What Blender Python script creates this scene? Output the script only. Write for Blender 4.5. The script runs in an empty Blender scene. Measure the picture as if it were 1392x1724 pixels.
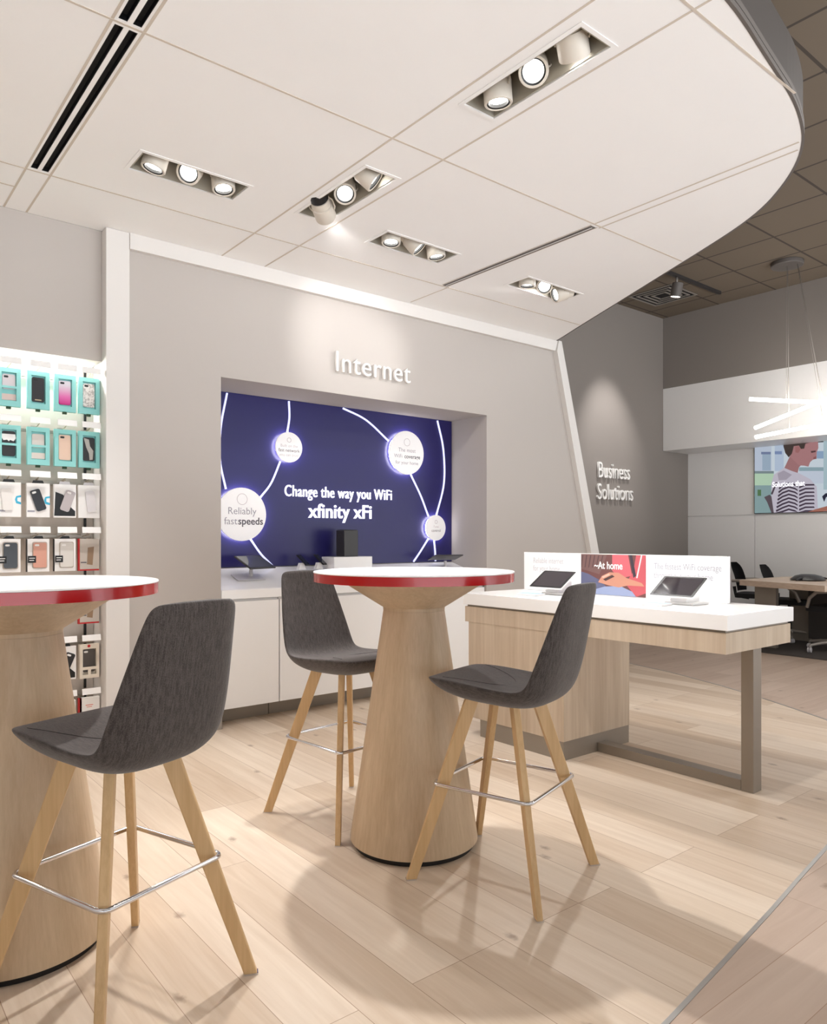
import bpy, bmesh, math, random
from mathutils import Vector, Matrix, Euler
random.seed(7)
PI = math.pi
sc = bpy.context.scene
COL = sc.collection

# ------------------------------------------------------------------ camera
cam_d = bpy.data.cameras.new('camera'); cam = bpy.data.objects.new('camera', cam_d); COL.objects.link(cam)
TH = math.radians(51.03)
cam.location = (0, 0, 1.2)
cam.rotation_euler = (PI/2, 0, TH - PI/2)
cam_d.sensor_fit = 'AUTO'; cam_d.sensor_width = 36.0
cam_d.lens = 36.0*1249/1724
cam_d.shift_y = 42/1724
cam_d.clip_start = 0.05; cam_d.clip_end = 60
sc.camera = cam

# ------------------------------------------------------------------ world, exposure
w = bpy.data.worlds.new('world'); sc.world = w; w.use_nodes = True
# added fill through the open rear: dim above, bright below to lift the ceiling
_nt = w.node_tree; _bg = _nt.nodes['Background']
_tc = _nt.nodes.new('ShaderNodeTexCoord'); _sp = _nt.nodes.new('ShaderNodeSeparateXYZ'); _cr = _nt.nodes.new('ShaderNodeValToRGB')
_mr = _nt.nodes.new('ShaderNodeMapRange'); _mr.inputs['From Min'].default_value = -0.12; _mr.inputs['From Max'].default_value = 0.12
_nt.links.new(_tc.outputs['Generated'], _sp.inputs[0]); _nt.links.new(_sp.outputs['Z'], _mr.inputs['Value']); _nt.links.new(_mr.outputs[0], _cr.inputs[0])
_cr.color_ramp.elements[0].color = (0.93, 0.975, 1.02, 1); _cr.color_ramp.elements[1].color = (0.10, 0.103, 0.108, 1)
_nt.links.new(_cr.outputs[0], _bg.inputs[0]); _bg.inputs[1].default_value = 3.4
vs = sc.view_settings
vs.view_transform = 'Standard'; vs.look = 'None'; vs.exposure = 0.27; vs.gamma = 1.0
vs.use_curve_mapping = False
K = 1.0           # overall lamp scale
SPOT_W = 85*K
WARM = (1.0, 0.98, 0.965)

def area(name, loc, rot, sx, sy, e, col=WARM, spread=PI):
    d = bpy.data.lights.new(name, 'AREA'); d.shape = 'RECTANGLE'; d.size = sx; d.size_y = sy
    d.energy = e; d.color = col; d.spread = spread
    o = bpy.data.objects.new(name, d); COL.objects.link(o); o.location = loc; o.rotation_euler = rot
    return o
# added overhead fill lights, out of view behind and beside the camera
area('unseen_fill_light', (0.2, -1.2, 4.15), (0, 0, 0), 2.4, 1.2, 6*K)
area('unseen_fill_light', (3.6, -0.9, 4.15), (0, 0, 0), 2.4, 1.2, 15*K)
area('unseen_fill_light', (7.0, 0.2, 4.15), (0, 0, 0), 2.4, 1.2, 60*K)

# ------------------------------------------------------------------ materials
def lin(c):
    return tuple(((x/255)/12.92 if x/255 <= 0.04045 else ((x/255+0.055)/1.055)**2.4) for x in c)
def mat(name, rgb, rough=0.5, metal=0.0, coat=0.0, spec=0.5, emit=None, es=0.0, bump=0.0, bscale=200, vary=0.0):
    m = bpy.data.materials.new(name); m.use_nodes = True
    nt = m.node_tree; b = nt.nodes['Principled BSDF']
    c = lin(rgb)
    b.inputs['Base Color'].default_value = (*c, 1)
    b.inputs['Roughness'].default_value = rough
    b.inputs['Metallic'].default_value = metal
    b.inputs['Specular IOR Level'].default_value = spec
    b.inputs['Coat Weight'].default_value = coat
    if emit is not None:
        b.inputs['Emission Color'].default_value = (*lin(emit), 1)
        b.inputs['Emission Strength'].default_value = es
    if bump or vary:
        tc = nt.nodes.new('ShaderNodeTexCoord'); n = nt.nodes.new('ShaderNodeTexNoise')
        n.inputs['Scale'].default_value = bscale; n.inputs['Detail'].default_value = 3
        nt.links.new(tc.outputs['Object'], n.inputs['Vector'])
        if bump:
            bp = nt.nodes.new('ShaderNodeBump'); bp.inputs['Strength'].default_value = bump; bp.inputs['Distance'].default_value = 0.002
            nt.links.new(n.outputs['Fac'], bp.inputs['Height']); nt.links.new(bp.outputs['Normal'], b.inputs['Normal'])
        if vary:
            r = nt.nodes.new('ShaderNodeMapRange'); r.inputs['To Min'].default_value = 1-vary; r.inputs['To Max'].default_value = 1+vary
            mx = nt.nodes.new('ShaderNodeVectorMath'); mx.operation = 'SCALE'; mx.inputs[0].default_value = c
            nt.links.new(n.outputs['Fac'], r.inputs['Value']); nt.links.new(r.outputs['Result'], mx.inputs['Scale'])
            nt.links.new(mx.outputs['Vector'], b.inputs['Base Color'])
    return m

def wood(name, rgb1, rgb2, axis='Z', fine=90, stretch=0.03, rough=0.45, swirl=0.6):
    m = bpy.data.materials.new(name); m.use_nodes = True
    nt = m.node_tree; b = nt.nodes['Principled BSDF']; b.inputs['Roughness'].default_value = rough
    tc = nt.nodes.new('ShaderNodeTexCoord'); mp = nt.nodes.new('ShaderNodeMapping')
    s = [1, 1, 1]; s['XYZ'.index(axis)] = stretch; mp.inputs['Scale'].default_value = s
    nt.links.new(tc.outputs['Object'], mp.inputs['Vector'])
    n1 = nt.nodes.new('ShaderNodeTexNoise'); n1.inputs['Scale'].default_value = fine; n1.inputs['Detail'].default_value = 5; n1.inputs['Roughness'].default_value = 0.65
    n2 = nt.nodes.new('ShaderNodeTexNoise'); n2.inputs['Scale'].default_value = fine*0.14; n2.inputs['Detail'].default_value = 2; n2.inputs['Distortion'].default_value = swirl
    nt.links.new(mp.outputs[0], n1.inputs['Vector']); nt.links.new(mp.outputs[0], n2.inputs['Vector'])
    mx = nt.nodes.new('ShaderNodeMath'); mx.operation = 'MULTIPLY_ADD'; mx.inputs[1].default_value = 0.5
    hf = nt.nodes.new('ShaderNodeMath'); hf.operation = 'MULTIPLY'; hf.inputs[1].default_value = 0.5
    nt.links.new(n2.outputs['Fac'], hf.inputs[0]); nt.links.new(n1.outputs['Fac'], mx.inputs[0]); nt.links.new(hf.outputs[0], mx.inputs[2])
    cr = nt.nodes.new('ShaderNodeValToRGB')
    cr.color_ramp.elements[0].position = 0.36; cr.color_ramp.elements[0].color = (*lin(rgb2), 1)
    cr.color_ramp.elements[1].position = 0.64; cr.color_ramp.elements[1].color = (*lin(rgb1), 1)
    nt.links.new(mx.outputs[0], cr.inputs[0]); nt.links.new(cr.outputs[0], b.inputs['Base Color'])
    return m

def planks(name, swap, base=(226, 210, 191), dark=(193, 170, 145), shift=0.0):
    m = bpy.data.materials.new(name); m.use_nodes = True
    nt = m.node_tree; b = nt.nodes['Principled BSDF']; L = nt.links.new
    b.inputs['Roughness'].default_value = 0.42; b.inputs['Specular IOR Level'].default_value = 0.4
    tc = nt.nodes.new('ShaderNodeTexCoord'); sp = nt.nodes.new('ShaderNodeSeparateXYZ'); cb = nt.nodes.new('ShaderNodeCombineXYZ')
    L(tc.outputs['Object'], sp.inputs[0])
    ad = nt.nodes.new('ShaderNodeMath'); ad.operation = 'ADD'; ad.inputs[1].default_value = shift
    L(sp.outputs['X' if swap else 'Y'], ad.inputs[0])
    L(sp.outputs['Y' if swap else 'X'], cb.inputs['X']); L(ad.outputs[0], cb.inputs['Y'])
    br = nt.nodes.new('ShaderNodeTexBrick'); br.offset = 0.37; br.offset_frequency = 3; br.squash = 1.0
    for k, v in {'Scale': 1.0, 'Mortar Size': 0.0011, 'Mortar Smooth': 0.2, 'Bias': 0.0, 'Brick Width': 1.55, 'Row Height': 0.175}.items(): br.inputs[k].default_value = v
    br.inputs['Color1'].default_value = (0, 0, 0, 1); br.inputs['Color2'].default_value = (1, 1, 1, 1); br.inputs['Mortar'].default_value = (0.5, 0.5, 0.5, 1)
    L(cb.outputs[0], br.inputs['Vector'])
    # grain, shifted per plank
    sc1 = nt.nodes.new('ShaderNodeVectorMath'); sc1.operation = 'MULTIPLY_ADD'; sc1.inputs[1].default_value = (1.6, 26, 1)
    of = nt.nodes.new('ShaderNodeVectorMath'); of.operation = 'SCALE'; of.inputs['Scale'].default_value = 7.0
    L(br.outputs['Color'], of.inputs[0]); L(cb.outputs[0], sc1.inputs[0]); L(of.outputs[0], sc1.inputs[2])
    n = nt.nodes.new('ShaderNodeTexNoise'); n.inputs['Scale'].default_value = 1.0; n.inputs['Detail'].default_value = 6; n.inputs['Roughness'].default_value = 0.6; n.inputs['Distortion'].default_value = 0.7
    L(sc1.outputs[0], n.inputs['Vector'])
    mix = nt.nodes.new('ShaderNodeMath'); mix.operation = 'MULTIPLY_ADD'; mix.inputs[1].default_value = 0.62
    h = nt.nodes.new('ShaderNodeMath'); h.operation = 'MULTIPLY'; h.inputs[1].default_value = 0.38
    sr = nt.nodes.new('ShaderNodeSeparateColor'); L(br.outputs['Color'], sr.inputs[0]); L(sr.outputs[0], h.inputs[0])
    L(n.outputs['Fac'], mix.inputs[0]); L(h.outputs[0], mix.inputs[2])
    cr = nt.nodes.new('ShaderNodeValToRGB')
    cr.color_ramp.elements[0].position = 0.22; cr.color_ramp.elements[0].color = (*lin(dark), 1)
    cr.color_ramp.elements[1].position = 0.75; cr.color_ramp.elements[1].color = (*lin(base), 1)
    L(mix.outputs[0], cr.inputs[0])
    # knots
    vo = nt.nodes.new('ShaderNodeTexVoronoi'); vo.voronoi_dimensions = '2D'; vo.inputs['Scale'].default_value = 3.4; vo.inputs['Randomness'].default_value = 1.0
    kv = nt.nodes.new('ShaderNodeVectorMath'); kv.operation = 'MULTIPLY'; kv.inputs[1].default_value = (0.75, 1.25, 1)
    L(cb.outputs[0], kv.inputs[0]); L(kv.outputs[0], vo.inputs['Vector'])
    ns = nt.nodes.new('ShaderNodeTexNoise'); ns.inputs['Scale'].default_value = 60; L(cb.outputs[0], ns.inputs['Vector'])
    dsum = nt.nodes.new('ShaderNodeMath'); dsum.operation = 'MULTIPLY_ADD'; dsum.inputs[1].default_value = 0.09; L(ns.outputs['Fac'], dsum.inputs[0]); L(vo.outputs['Distance'], dsum.inputs[2])
    kr = nt.nodes.new('ShaderNodeMapRange'); kr.inputs['From Min'].default_value = 0.06; kr.inputs['From Max'].default_value = 0.125; kr.inputs['To Min'].default_value = 0.62; kr.inputs['To Max'].default_value = 0.0
    L(dsum.outputs[0], kr.inputs['Value'])
    vs_ = nt.nodes.new('ShaderNodeSeparateColor'); L(vo.outputs['Color'], vs_.inputs[0])
    gt = nt.nodes.new('ShaderNodeMath'); gt.operation = 'GREATER_THAN'; gt.inputs[1].default_value = 0.72; L(vs_.outputs[0], gt.inputs[0])
    km = nt.nodes.new('ShaderNodeMath'); km.operation = 'MULTIPLY'; L(kr.outputs[0], km.inputs[0]); L(gt.outputs[0], km.inputs[1])
    m1 = nt.nodes.new('ShaderNodeMix'); m1.data_type = 'RGBA'; L(km.outputs[0], m1.inputs['Factor']); L(cr.outputs[0], m1.inputs['A']); m1.inputs['B'].default_value = (*lin((126, 100, 80)), 1)
    m2 = nt.nodes.new('ShaderNodeMix'); m2.data_type = 'RGBA'; m2.inputs['B'].default_value = (*lin((158, 130, 108)), 1)
    L(br.outputs['Fac'], m2.inputs['Factor']); L(m1.outputs['Result'], m2.inputs['A']); L(m2.outputs['Result'], b.inputs['Base Color'])
    return m

def fabric(name, c1, c2):
    m = bpy.data.materials.new(name); m.use_nodes = True
    nt = m.node_tree; b = nt.nodes['Principled BSDF']; b.inputs['Roughness'].default_value = 0.85; L = nt.links.new
    b.inputs['Sheen Weight'].default_value = 0.25; b.inputs['Specular IOR Level'].default_value = 0.2
    tc = nt.nodes.new('ShaderNodeTexCoord'); mp = nt.nodes.new('ShaderNodeMapping'); mp.inputs['Scale'].default_value = (260, 50, 30)
    L(tc.outputs['Object'], mp.inputs['Vector'])
    n = nt.nodes.new('ShaderNodeTexNoise'); n.inputs['Scale'].default_value = 1; n.inputs['Detail'].default_value = 4; L(mp.outputs[0], n.inputs['Vector'])
    n2 = nt.nodes.new('ShaderNodeTexNoise'); n2.inputs['Scale'].default_value = 420; n2.inputs['Detail'].default_value = 2; L(tc.outputs['Object'], n2.inputs['Vector'])
    a = nt.nodes.new('ShaderNodeMath'); a.operation = 'ADD'; L(n.outputs['Fac'], a.inputs[0]); L(n2.outputs['Fac'], a.inputs[1])
    cr = nt.nodes.new('ShaderNodeValToRGB'); cr.color_ramp.elements[0].position = 0.4; cr.color_ramp.elements[1].position = 0.6
    hv = nt.nodes.new('ShaderNodeMath'); hv.operation = 'MULTIPLY'; hv.inputs[1].default_value = 0.5; L(a.outputs[0], hv.inputs[0]); L(hv.outputs[0], cr.inputs[0])
    cr.color_ramp.elements[0].color = (*lin(c1), 1); cr.color_ramp.elements[1].color = (*lin(c2), 1)
    L(cr.outputs[0], b.inputs['Base Color'])
    bp = nt.nodes.new('ShaderNodeBump'); bp.inputs['Strength'].default_value = 0.25; bp.inputs['Distance'].default_value = 0.001
    L(a.outputs[0], bp.inputs['Height']); L(bp.outputs['Normal'], b.inputs['Normal'])
    return m

def tiles(name, rgb, seam, wx, wy, ox, oy, mort=0.012):
    m = bpy.data.materials.new(name); m.use_nodes = True
    nt = m.node_tree; b = nt.nodes['Principled BSDF']; b.inputs['Roughness'].default_value = 0.85; L = nt.links.new
    tc = nt.nodes.new('ShaderNodeTexCoord'); mp = nt.nodes.new('ShaderNodeMapping'); mp.inputs['Location'].default_value = (ox, oy, 0)
    L(tc.outputs['Object'], mp.inputs['Vector'])
    br = nt.nodes.new('ShaderNodeTexBrick'); br.offset = 0.0
    for k, v in {'Scale': 1.0, 'Mortar Size': mort, 'Mortar Smooth': 0.1, 'Brick Width': wx, 'Row Height': wy}.items(): br.inputs[k].default_value = v
    c = lin(rgb); br.inputs['Color1'].default_value = (*c, 1); br.inputs['Color2'].default_value = (*[x*0.94 for x in c], 1); br.inputs['Mortar'].default_value = (*lin(seam), 1)
    L(mp.outputs[0], br.inputs['Vector']); L(br.outputs['Color'], b.inputs['Base Color'])
    return m

M = dict(
    canopy=mat('white_painted_panel', (249, 248, 247), 0.7, vary=0.015, bscale=3),
    joint=mat('beige_joint', (208, 197, 184), 0.7),
    wall=mat('warm_grey_paint', (187, 180, 174), 0.75, bump=0.05, bscale=300),
    wall2=mat('grey_paint', (140, 132, 126), 0.75, bump=0.05, bscale=300),
    white=mat('white_laminate', (246, 244, 242), 0.35),
    whitetrim=mat('white_trim_paint', (224, 220, 216), 0.5),
    solid=mat('white_solid_surface', (251, 250, 249), 0.25, coat=0.2),
    black=mat('black', (10, 10, 11), 0.4),
    darkgap=mat('dark_gap', (22, 20, 20), 0.9),
    dkceil=tiles('acoustic_tile', (118, 105, 90), (74, 66, 58), 0.61, 0.74, -6.35+0.61*11+0.0, -2.07+0.74*3),
    fascia=mat('dark_grey_metal_fascia', (70, 65, 62), 0.5),
    fascial=mat('grey_fascia_lip', (100, 94, 90), 0.5),
    floor_in=planks('pale_oak_planks', True, shift=-0.025),
    floor_out=planks('pale_oak_planks_crosswise', False, (202, 182, 165), (180, 157, 139), shift=0.06),
    strip=mat('aluminium_strip', (176, 174, 172), 0.35, metal=0.8),
    carpet=mat('dark_carpet', (74, 68, 64), 0.95, bump=0.5, bscale=500, vary=0.25),
    silver=mat('brushed_silver', (172, 166, 158), 0.4, metal=0.6),
    toe=mat('taupe_metal', (150, 141, 130), 0.4, metal=0.35),
    chrome=mat('chrome', (225, 225, 228), 0.12, metal=1.0),
    red=mat('red_gloss_acrylic', (176, 12, 16), 0.2, coat=0.25),
    oak=wood('oak_veneer', (206, 183, 153), (187, 162, 131), 'Z', 95, 0.03),
    legoak=wood('honey_oak', (218, 184, 137), (200, 164, 116), 'Z', 110, 0.04),
    ash=wood('pale_ash_laminate', (212, 195, 173), (190, 170, 146), 'Z', 42, 0.05, 0.5, 1.5),
    fabric=fabric('charcoal_wool', (56, 50, 48), (86, 79, 76)),
    seam=mat('dark_piping', (56, 52, 52), 0.8),
    housing=mat('lamp_recess_paint', (172, 166, 152), 0.6),
    lamp=mat('lamp_head_paint', (216, 208, 196), 0.45),
    lens=mat('lit_lens', (255, 255, 255), 0.3, emit=(255, 252, 246), es=9.0),
    led=mat('led_strip', (255, 255, 255), 0.3, emit=(255, 250, 243), es=8.0),
    bar=mat('lit_pendant_bar', (255, 255, 255), 0.3, emit=(255, 250, 243), es=15.0),
    halo=mat('led_halo', (255, 255, 255), 0.3, emit=(250, 248, 255), es=14),
    glowline=mat('lit_acrylic_line', (225, 228, 255), 0.3, emit=(196, 200, 250), es=0.75),
    glowtext=mat('lit_acrylic_letter', (255, 255, 255), 0.3, emit=(240, 240, 255), es=1.1),
    navy=mat('navy_gloss_panel', (34, 30, 94), 0.32, coat=0.0, vary=0.05, bscale=4),
    disc=mat('white_acrylic_disc', (240, 237, 236), 0.3, emit=(255, 252, 252), es=0.18),
    greytext=mat('grey_print', (170, 168, 178), 0.6),
    faint=mat('faint_grey_print', (203, 200, 204), 0.6),
    darktext=mat('dark_grey_print', (96, 92, 100), 0.6),
    letter=mat('white_letter', (243, 240, 236), 0.4),
    dark=mat('dark_grey_plastic', (52, 50, 50), 0.35),
    screen=mat('dark_glass', (40, 34, 42), 0.06, coat=0.5),
    screenlit=mat('dark_blue_glass', (22, 30, 48), 0.1, coat=0.5),
    stand=mat('frosted_stand', (206, 202, 204), 0.3),
    blue=mat('light_blue_label', (176, 208, 236), 0.5),
    teal=mat('teal_card', (146, 214, 211), 0.55),
    card=mat('white_card', (248, 246, 244), 0.5),
    cardin=mat('grey_card', (200, 190, 180), 0.6),
    redcard=mat('red_card', (196, 30, 34), 0.5),
    cyan=mat('cyan_print', (60, 178, 214), 0.5),
    green=mat('dark_green_tag', (24, 62, 26), 0.5),
    gold=mat('brass_prong', (188, 170, 138), 0.3, metal=0.8),
    mesh=mat('black_mesh_fabric', (30, 29, 31), 0.8),
    tabletop=wood('pale_oak_top', (222, 202, 182), (204, 182, 160), 'Y', 60, 0.05),
    greymetal=mat('grey_metal', (168, 160, 152), 0.4, metal=0.4),
)

# ------------------------------------------------------------------ mesh helpers
class MB:
    def __init__(s): s.bm = bmesh.new(); s.mats = []
    def mi(s, m):
        if m is None: return 0
        if m not in s.mats: s.mats.append(m)
        return s.mats.index(m)
    def _place(s, vs, T):
        if T is not None: bmesh.ops.transform(s.bm, matrix=T, verts=vs)
    def box(s, x0, x1, y0, y1, z0, z1, T=None, bev=0.0, m=None, seg=2):
        vs = [s.bm.verts.new((x, y, z)) for x in (x0, x1) for y in (y0, y1) for z in (z0, z1)]
        f = [(0, 1, 3, 2), (4, 6, 7, 5), (0, 4, 5, 1), (2, 3, 7, 6), (0, 2, 6, 4), (1, 5, 7, 3)]
        fs = [s.bm.faces.new([vs[i] for i in q]) for q in f]
        i = s.mi(m)
        for q in fs: q.material_index = i
        s._place(vs, T)
        if bev > 0:
            es = list({e for q in fs for e in q.edges})
            r = bmesh.ops.bevel(s.bm, geom=es, offset=bev, segments=seg, affect='EDGES', profile=0.5)
            for q in r['faces']: q.material_index = i
        return s
    def prism(s, pts, axis, a, b, T=None, m=None, smooth=False):
        """pts: 2D outline; axis: 'X','Y','Z' extrusion axis, between a and b"""
        def P(p, h):
            return {'X': (h, p[0], p[1]), 'Y': (p[0], h, p[1]), 'Z': (p[0], p[1], h)}[axis]
        A = [s.bm.verts.new(P(p, a)) for p in pts]; B = [s.bm.verts.new(P(p, b)) for p in pts]
        n = len(pts); fs = [s.bm.faces.new(A), s.bm.faces.new(B[::-1])]
        for i in range(n): 
            q = s.bm.faces.new((A[i], B[i], B[(i+1) % n], A[(i+1) % n])); q.smooth = smooth; fs.append(q)
        i = s.mi(m)
        for q in fs: q.material_index = i
        s._place(A+B, T)
        bmesh.ops.recalc_face_normals(s.bm, faces=fs)
        return s
    def face(s, pts, m=None, T=None):
        vs = [s.bm.verts.new(p) for p in pts]; f = s.bm.faces.new(vs); f.material_index = s.mi(m); s._place(vs, T); return s
    def lathe(s, prof, n=48, T=None, m=None, cap=True):
        """prof: list (r, z)"""
        rings = []
        for r, z in prof:
            rings.append([s.bm.verts.new((r*math.cos(2*PI*k/n), r*math.sin(2*PI*k/n), z)) for k in range(n)])
        i = s.mi(m); fs = []
        for a, b in zip(rings, rings[1:]):
            for k in range(n):
                q = s.bm.faces.new((a[k], a[(k+1) % n], b[(k+1) % n], b[k])); q.smooth = True; fs.append(q)
        if cap:
            fs.append(s.bm.faces.new(rings[0][::-1])); fs.append(s.bm.faces.new(rings[-1]))
        for q in fs: q.material_index = i
        s._place([v for r in rings for v in r], T)
        bmesh.ops.recalc_face_normals(s.bm, faces=fs)
        return s
    def tube(s, path, r, n=10, closed=False, m=None, flat=1.0):
        P = [Vector(p) for p in path]; rings = []; N = len(P); up = None
        for i, p in enumerate(P):
            if closed: t = (P[(i+1) % N]-P[i-1]).normalized()
            else: t = (P[min(i+1, N-1)]-P[max(i-1, 0)]).normalized()
            if up is None:
                up = Vector((0, 0, 1)) if abs(t.z) < 0.9 else Vector((1, 0, 0))
            a = t.cross(up).normalized(); c = a.cross(t).normalized(); up = c
            rr = r[i] if isinstance(r, (list, tuple)) else r
            rings.append([s.bm.verts.new(p+a*rr*math.cos(2*PI*k/n)+c*rr*flat*math.sin(2*PI*k/n)) for k in range(n)])
        i_ = s.mi(m); fs = []
        pairs = list(zip(rings, rings[1:])) + ([(rings[-1], rings[0])] if closed else [])
        for a, b in pairs:
            for k in range(n):
                q = s.bm.faces.new((a[k], a[(k+1) % n], b[(k+1) % n], b[k])); q.smooth = True; fs.append(q)
        if not closed: fs += [s.bm.faces.new(rings[0][::-1]), s.bm.faces.new(rings[-1])]
        for q in fs: q.material_index = i_
        bmesh.ops.recalc_face_normals(s.bm, faces=fs)
        return s
    def build(s, name, m=None, parent=None, loc=None, rot=None, smooth_angle=None):
        me = bpy.data.meshes.new(name); s.bm.to_mesh(me); s.bm.free()
        for q in (s.mats if s.mats else [m]): me.materials.append(q)
        if any(p.use_smooth for p in me.polygons):
            fl = [p.use_smooth for p in me.polygons]; me.set_sharp_from_angle(angle=math.radians(32)); me.polygons.foreach_set('use_smooth', fl)
        o = bpy.data.objects.new(name, me); COL.objects.link(o)
        if loc: o.location = loc
        if rot: o.rotation_euler = rot
        if parent: o.parent = parent
        return o
def tag(o, label=None, cat=None, group=None, kind=None):
    if label: o['label'] = label
    if cat: o['category'] = cat
    if group: o['group'] = group
    if kind: o['kind'] = kind
    return o
def thing(name, label, cat, loc=(0, 0, 0), rz=0.0, group=None):
    o = bpy.data.objects.new(name, None); COL.objects.link(o); o.location = loc; o.rotation_euler = (0, 0, rz)
    o.empty_display_size = 0.1
    return tag(o, label, cat, group)
def struct(o): o['kind'] = 'structure'; return o
def copy_tree(o, parent=None):
    c = o.copy(); COL.objects.link(c); c.parent = parent
    for ch in list(o.children): copy_tree(ch, c)
    return c
def text(name, body, size, m, parent=None, loc=(0, 0, 0), rot=(PI/2, 0, 0), ext=0.004, off=0.0, align='LEFT', sx=1.0, space=1.0, line=1.0, width=None):
    cu = bpy.data.curves.new(name, 'FONT'); cu.body = body; cu.size = size; cu.extrude = ext; cu.offset = off
    cu.align_x = align; cu.space_character = space; cu.space_line = line; cu.resolution_u = 4
    t = bpy.data.objects.new('t', cu); COL.objects.link(t)
    bpy.context.view_layer.update()
    me = bpy.data.meshes.new_from_object(t.evaluated_get(bpy.context.evaluated_depsgraph_get()))
    bpy.data.objects.remove(t)
    me.materials.clear(); me.materials.append(m); me.name = name
    if width:
        xs = [v.co.x for v in me.vertices]; sx = width/(max(xs)-min(xs))
    for v in me.vertices: v.co.x *= sx
    o = bpy.data.objects.new(name, me); COL.objects.link(o); o.location = loc; o.rotation_euler = rot
    if parent: o.parent = parent
    return o
def rrect(w, h, r, n=5, cx=0, cy=0):
    pts = []
    for (sx, sy, a0) in ((1, 1, 0), (-1, 1, 90), (-1, -1, 180), (1, -1, 270)):
        for k in range(n+1):
            a = math.radians(a0+90*k/n)
            pts.append((cx+sx*(w/2-r)+r*math.cos(a), cy+sy*(h/2-r)+r*math.sin(a)))
    return pts

# ================================================================== SETTING
ZC = 2.945; ZU = 4.24
# ---- floor: inner field of lengthwise planks inside a curved aluminium strip, crosswise planks outside
curve = [(-3.2, 0.60), (-1.5, 0.72), (0.0, 0.86), (0.8, 0.94), (1.66, 1.034), (2.0, 1.078), (2.41, 1.133), (2.67, 1.172), (3.05, 1.226), (3.6, 1.32), (4.15, 1.46), (4.7, 1.73), (5.17, 2.08), (5.44, 2.56), (5.69, 3.08), (5.91, 3.68), (6.02, 4.18), (6.10, 5.0), (6.12, 5.85)]
MB().face([(x, y, 0) for x, y in curve]+[(-3.2, 5.85, 0)]).build('floor', M['floor_in']); struct(bpy.data.objects['floor'])
o = MB().face([(x, y, 0) for x, y in curve[::-1]]+[(-3.2, -2.0, 0), (9.9, -2.0, 0), (9.9, 5.85, 0)]).build('floor', M['floor_out']); struct(o)  # outer floor stops short so the added light from below reaches the ceiling
b = MB()
pts = []
for (x0, y0), (x1, y1) in zip(curve, curve[1:]):
    pass
def offset_curve(c, d):
    out = []
    for i, (x, y) in enumerate(c):
        a = c[max(i-1, 0)]; e = c[min(i+1, len(c)-1)]
        tx, ty = e[0]-a[0], e[1]-a[1]; n = math.hypot(tx, ty); out.append((x-ty/n*d, y+tx/n*d))
    return out
oa, ob = offset_curve(curve, 0.007), offset_curve(curve, -0.007)
bm_pts = [(oa[i], oa[i+1], ob[i+1], ob[i]) for i in range(len(curve)-1)]
for q in bm_pts: b.prism([tuple(p) for p in q], 'Z', 0.0, 0.0015)
struct(b.build('trim_1', M['strip']))
# carpet
struct(MB().box(7.64, 9.83, 0.2, 5.84, 0.0005, 0.008).build('floor_carpet', M['carpet']))

# ---- main wall with the display recess
outline = [(1.40, 0), (1.98, 0), (1.98, 2.20), (4.30, 2.20), (4.30, 0), (5.88, 0), (5.13, 2.87), (1.40, 2.87)]
struct(MB().prism(outline, 'Y', 4.36, 4.80).build('wall_back', M['wall']))
struct(MB().box(1.90, 4.40, 4.801, 4.86, 0, 2.30).build('wall_recess', M['wall']))
# white portal trim
struct(MB().box(1.28, 1.41, 4.33, 4.86, 0, 2.944, bev=0.003).build('trim_2', M['whitetrim']))
struct(MB().prism([(1.411, 2.852), (5.12, 2.852), (5.150, 2.944), (1.411, 2.944)], 'Y', 4.325, 4.86).build('trim_3', M['whitetrim']))
struct(MB().prism([(5.125, 2.85), (5.150, 2.944), (5.185, 2.944), (6.02, 0), (5.885, 0)], 'Y', 4.31, 4.86).build('trim_4', M['whitetrim']))
# left bay
struct(MB().box(-3.2, 1.279, 4.41, 4.86, 2.20, 2.944).build('wall_left', M['wall']))
struct(MB().box(-3.2, 1.279, 4.575, 4.86, 0, 2.199).build('wall_bay', M['cardin']))
struct(MB().box(-3.3, -3.2, -4, 5.85, 0, ZU).build('wall_side', M['whitetrim']))
# baseboard of the wall left of the recess
struct(MB().box(1.41, 1.982, 4.348, 4.36, 0, 0.10).build('baseboard_back', M['silver']))
struct(MB().box(4.298, 5.84, 4.348, 4.36, 0, 0.10).build('baseboard_right', M['silver']))
# business wall, right wall
struct(MB().box(-3.2, 9.9, 5.85, 5.95, 0, ZU).build('wall_far', M['wall2']))
struct(MB().box(9.2, 9.95, -4, 5.849, 3.26, ZU).build('wall_right_upper', M['wall2']))
struct(MB().box(9.2, 9.95, -4, 5.848, 2.395, 3.259, bev=0.002).build('wall_right_bulkhead', M['white']))
# right wall cladding panels with shadow joints
b = MB()
ys = [5.849, 4.87, 3.25, 1.7, 0.2, -1.3, -4]
for a, c in zip(ys, ys[1:]):
    for z0, z1 in ((0.06, 1.492), (1.50, 2.394)):
        b.box(9.84, 9.86, c+0.004, a-0.004 if a < 5.8 else a, z0, z1)
b.box(9.861, 9.95, -4, 5.849, 0, 2.394)
struct(b.build('wall_right', M['white']))
struct(MB().box(-3.3, 9.95, -4, 5.95, ZU, ZU+0.1).build('ceiling', M['dkceil']))

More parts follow.
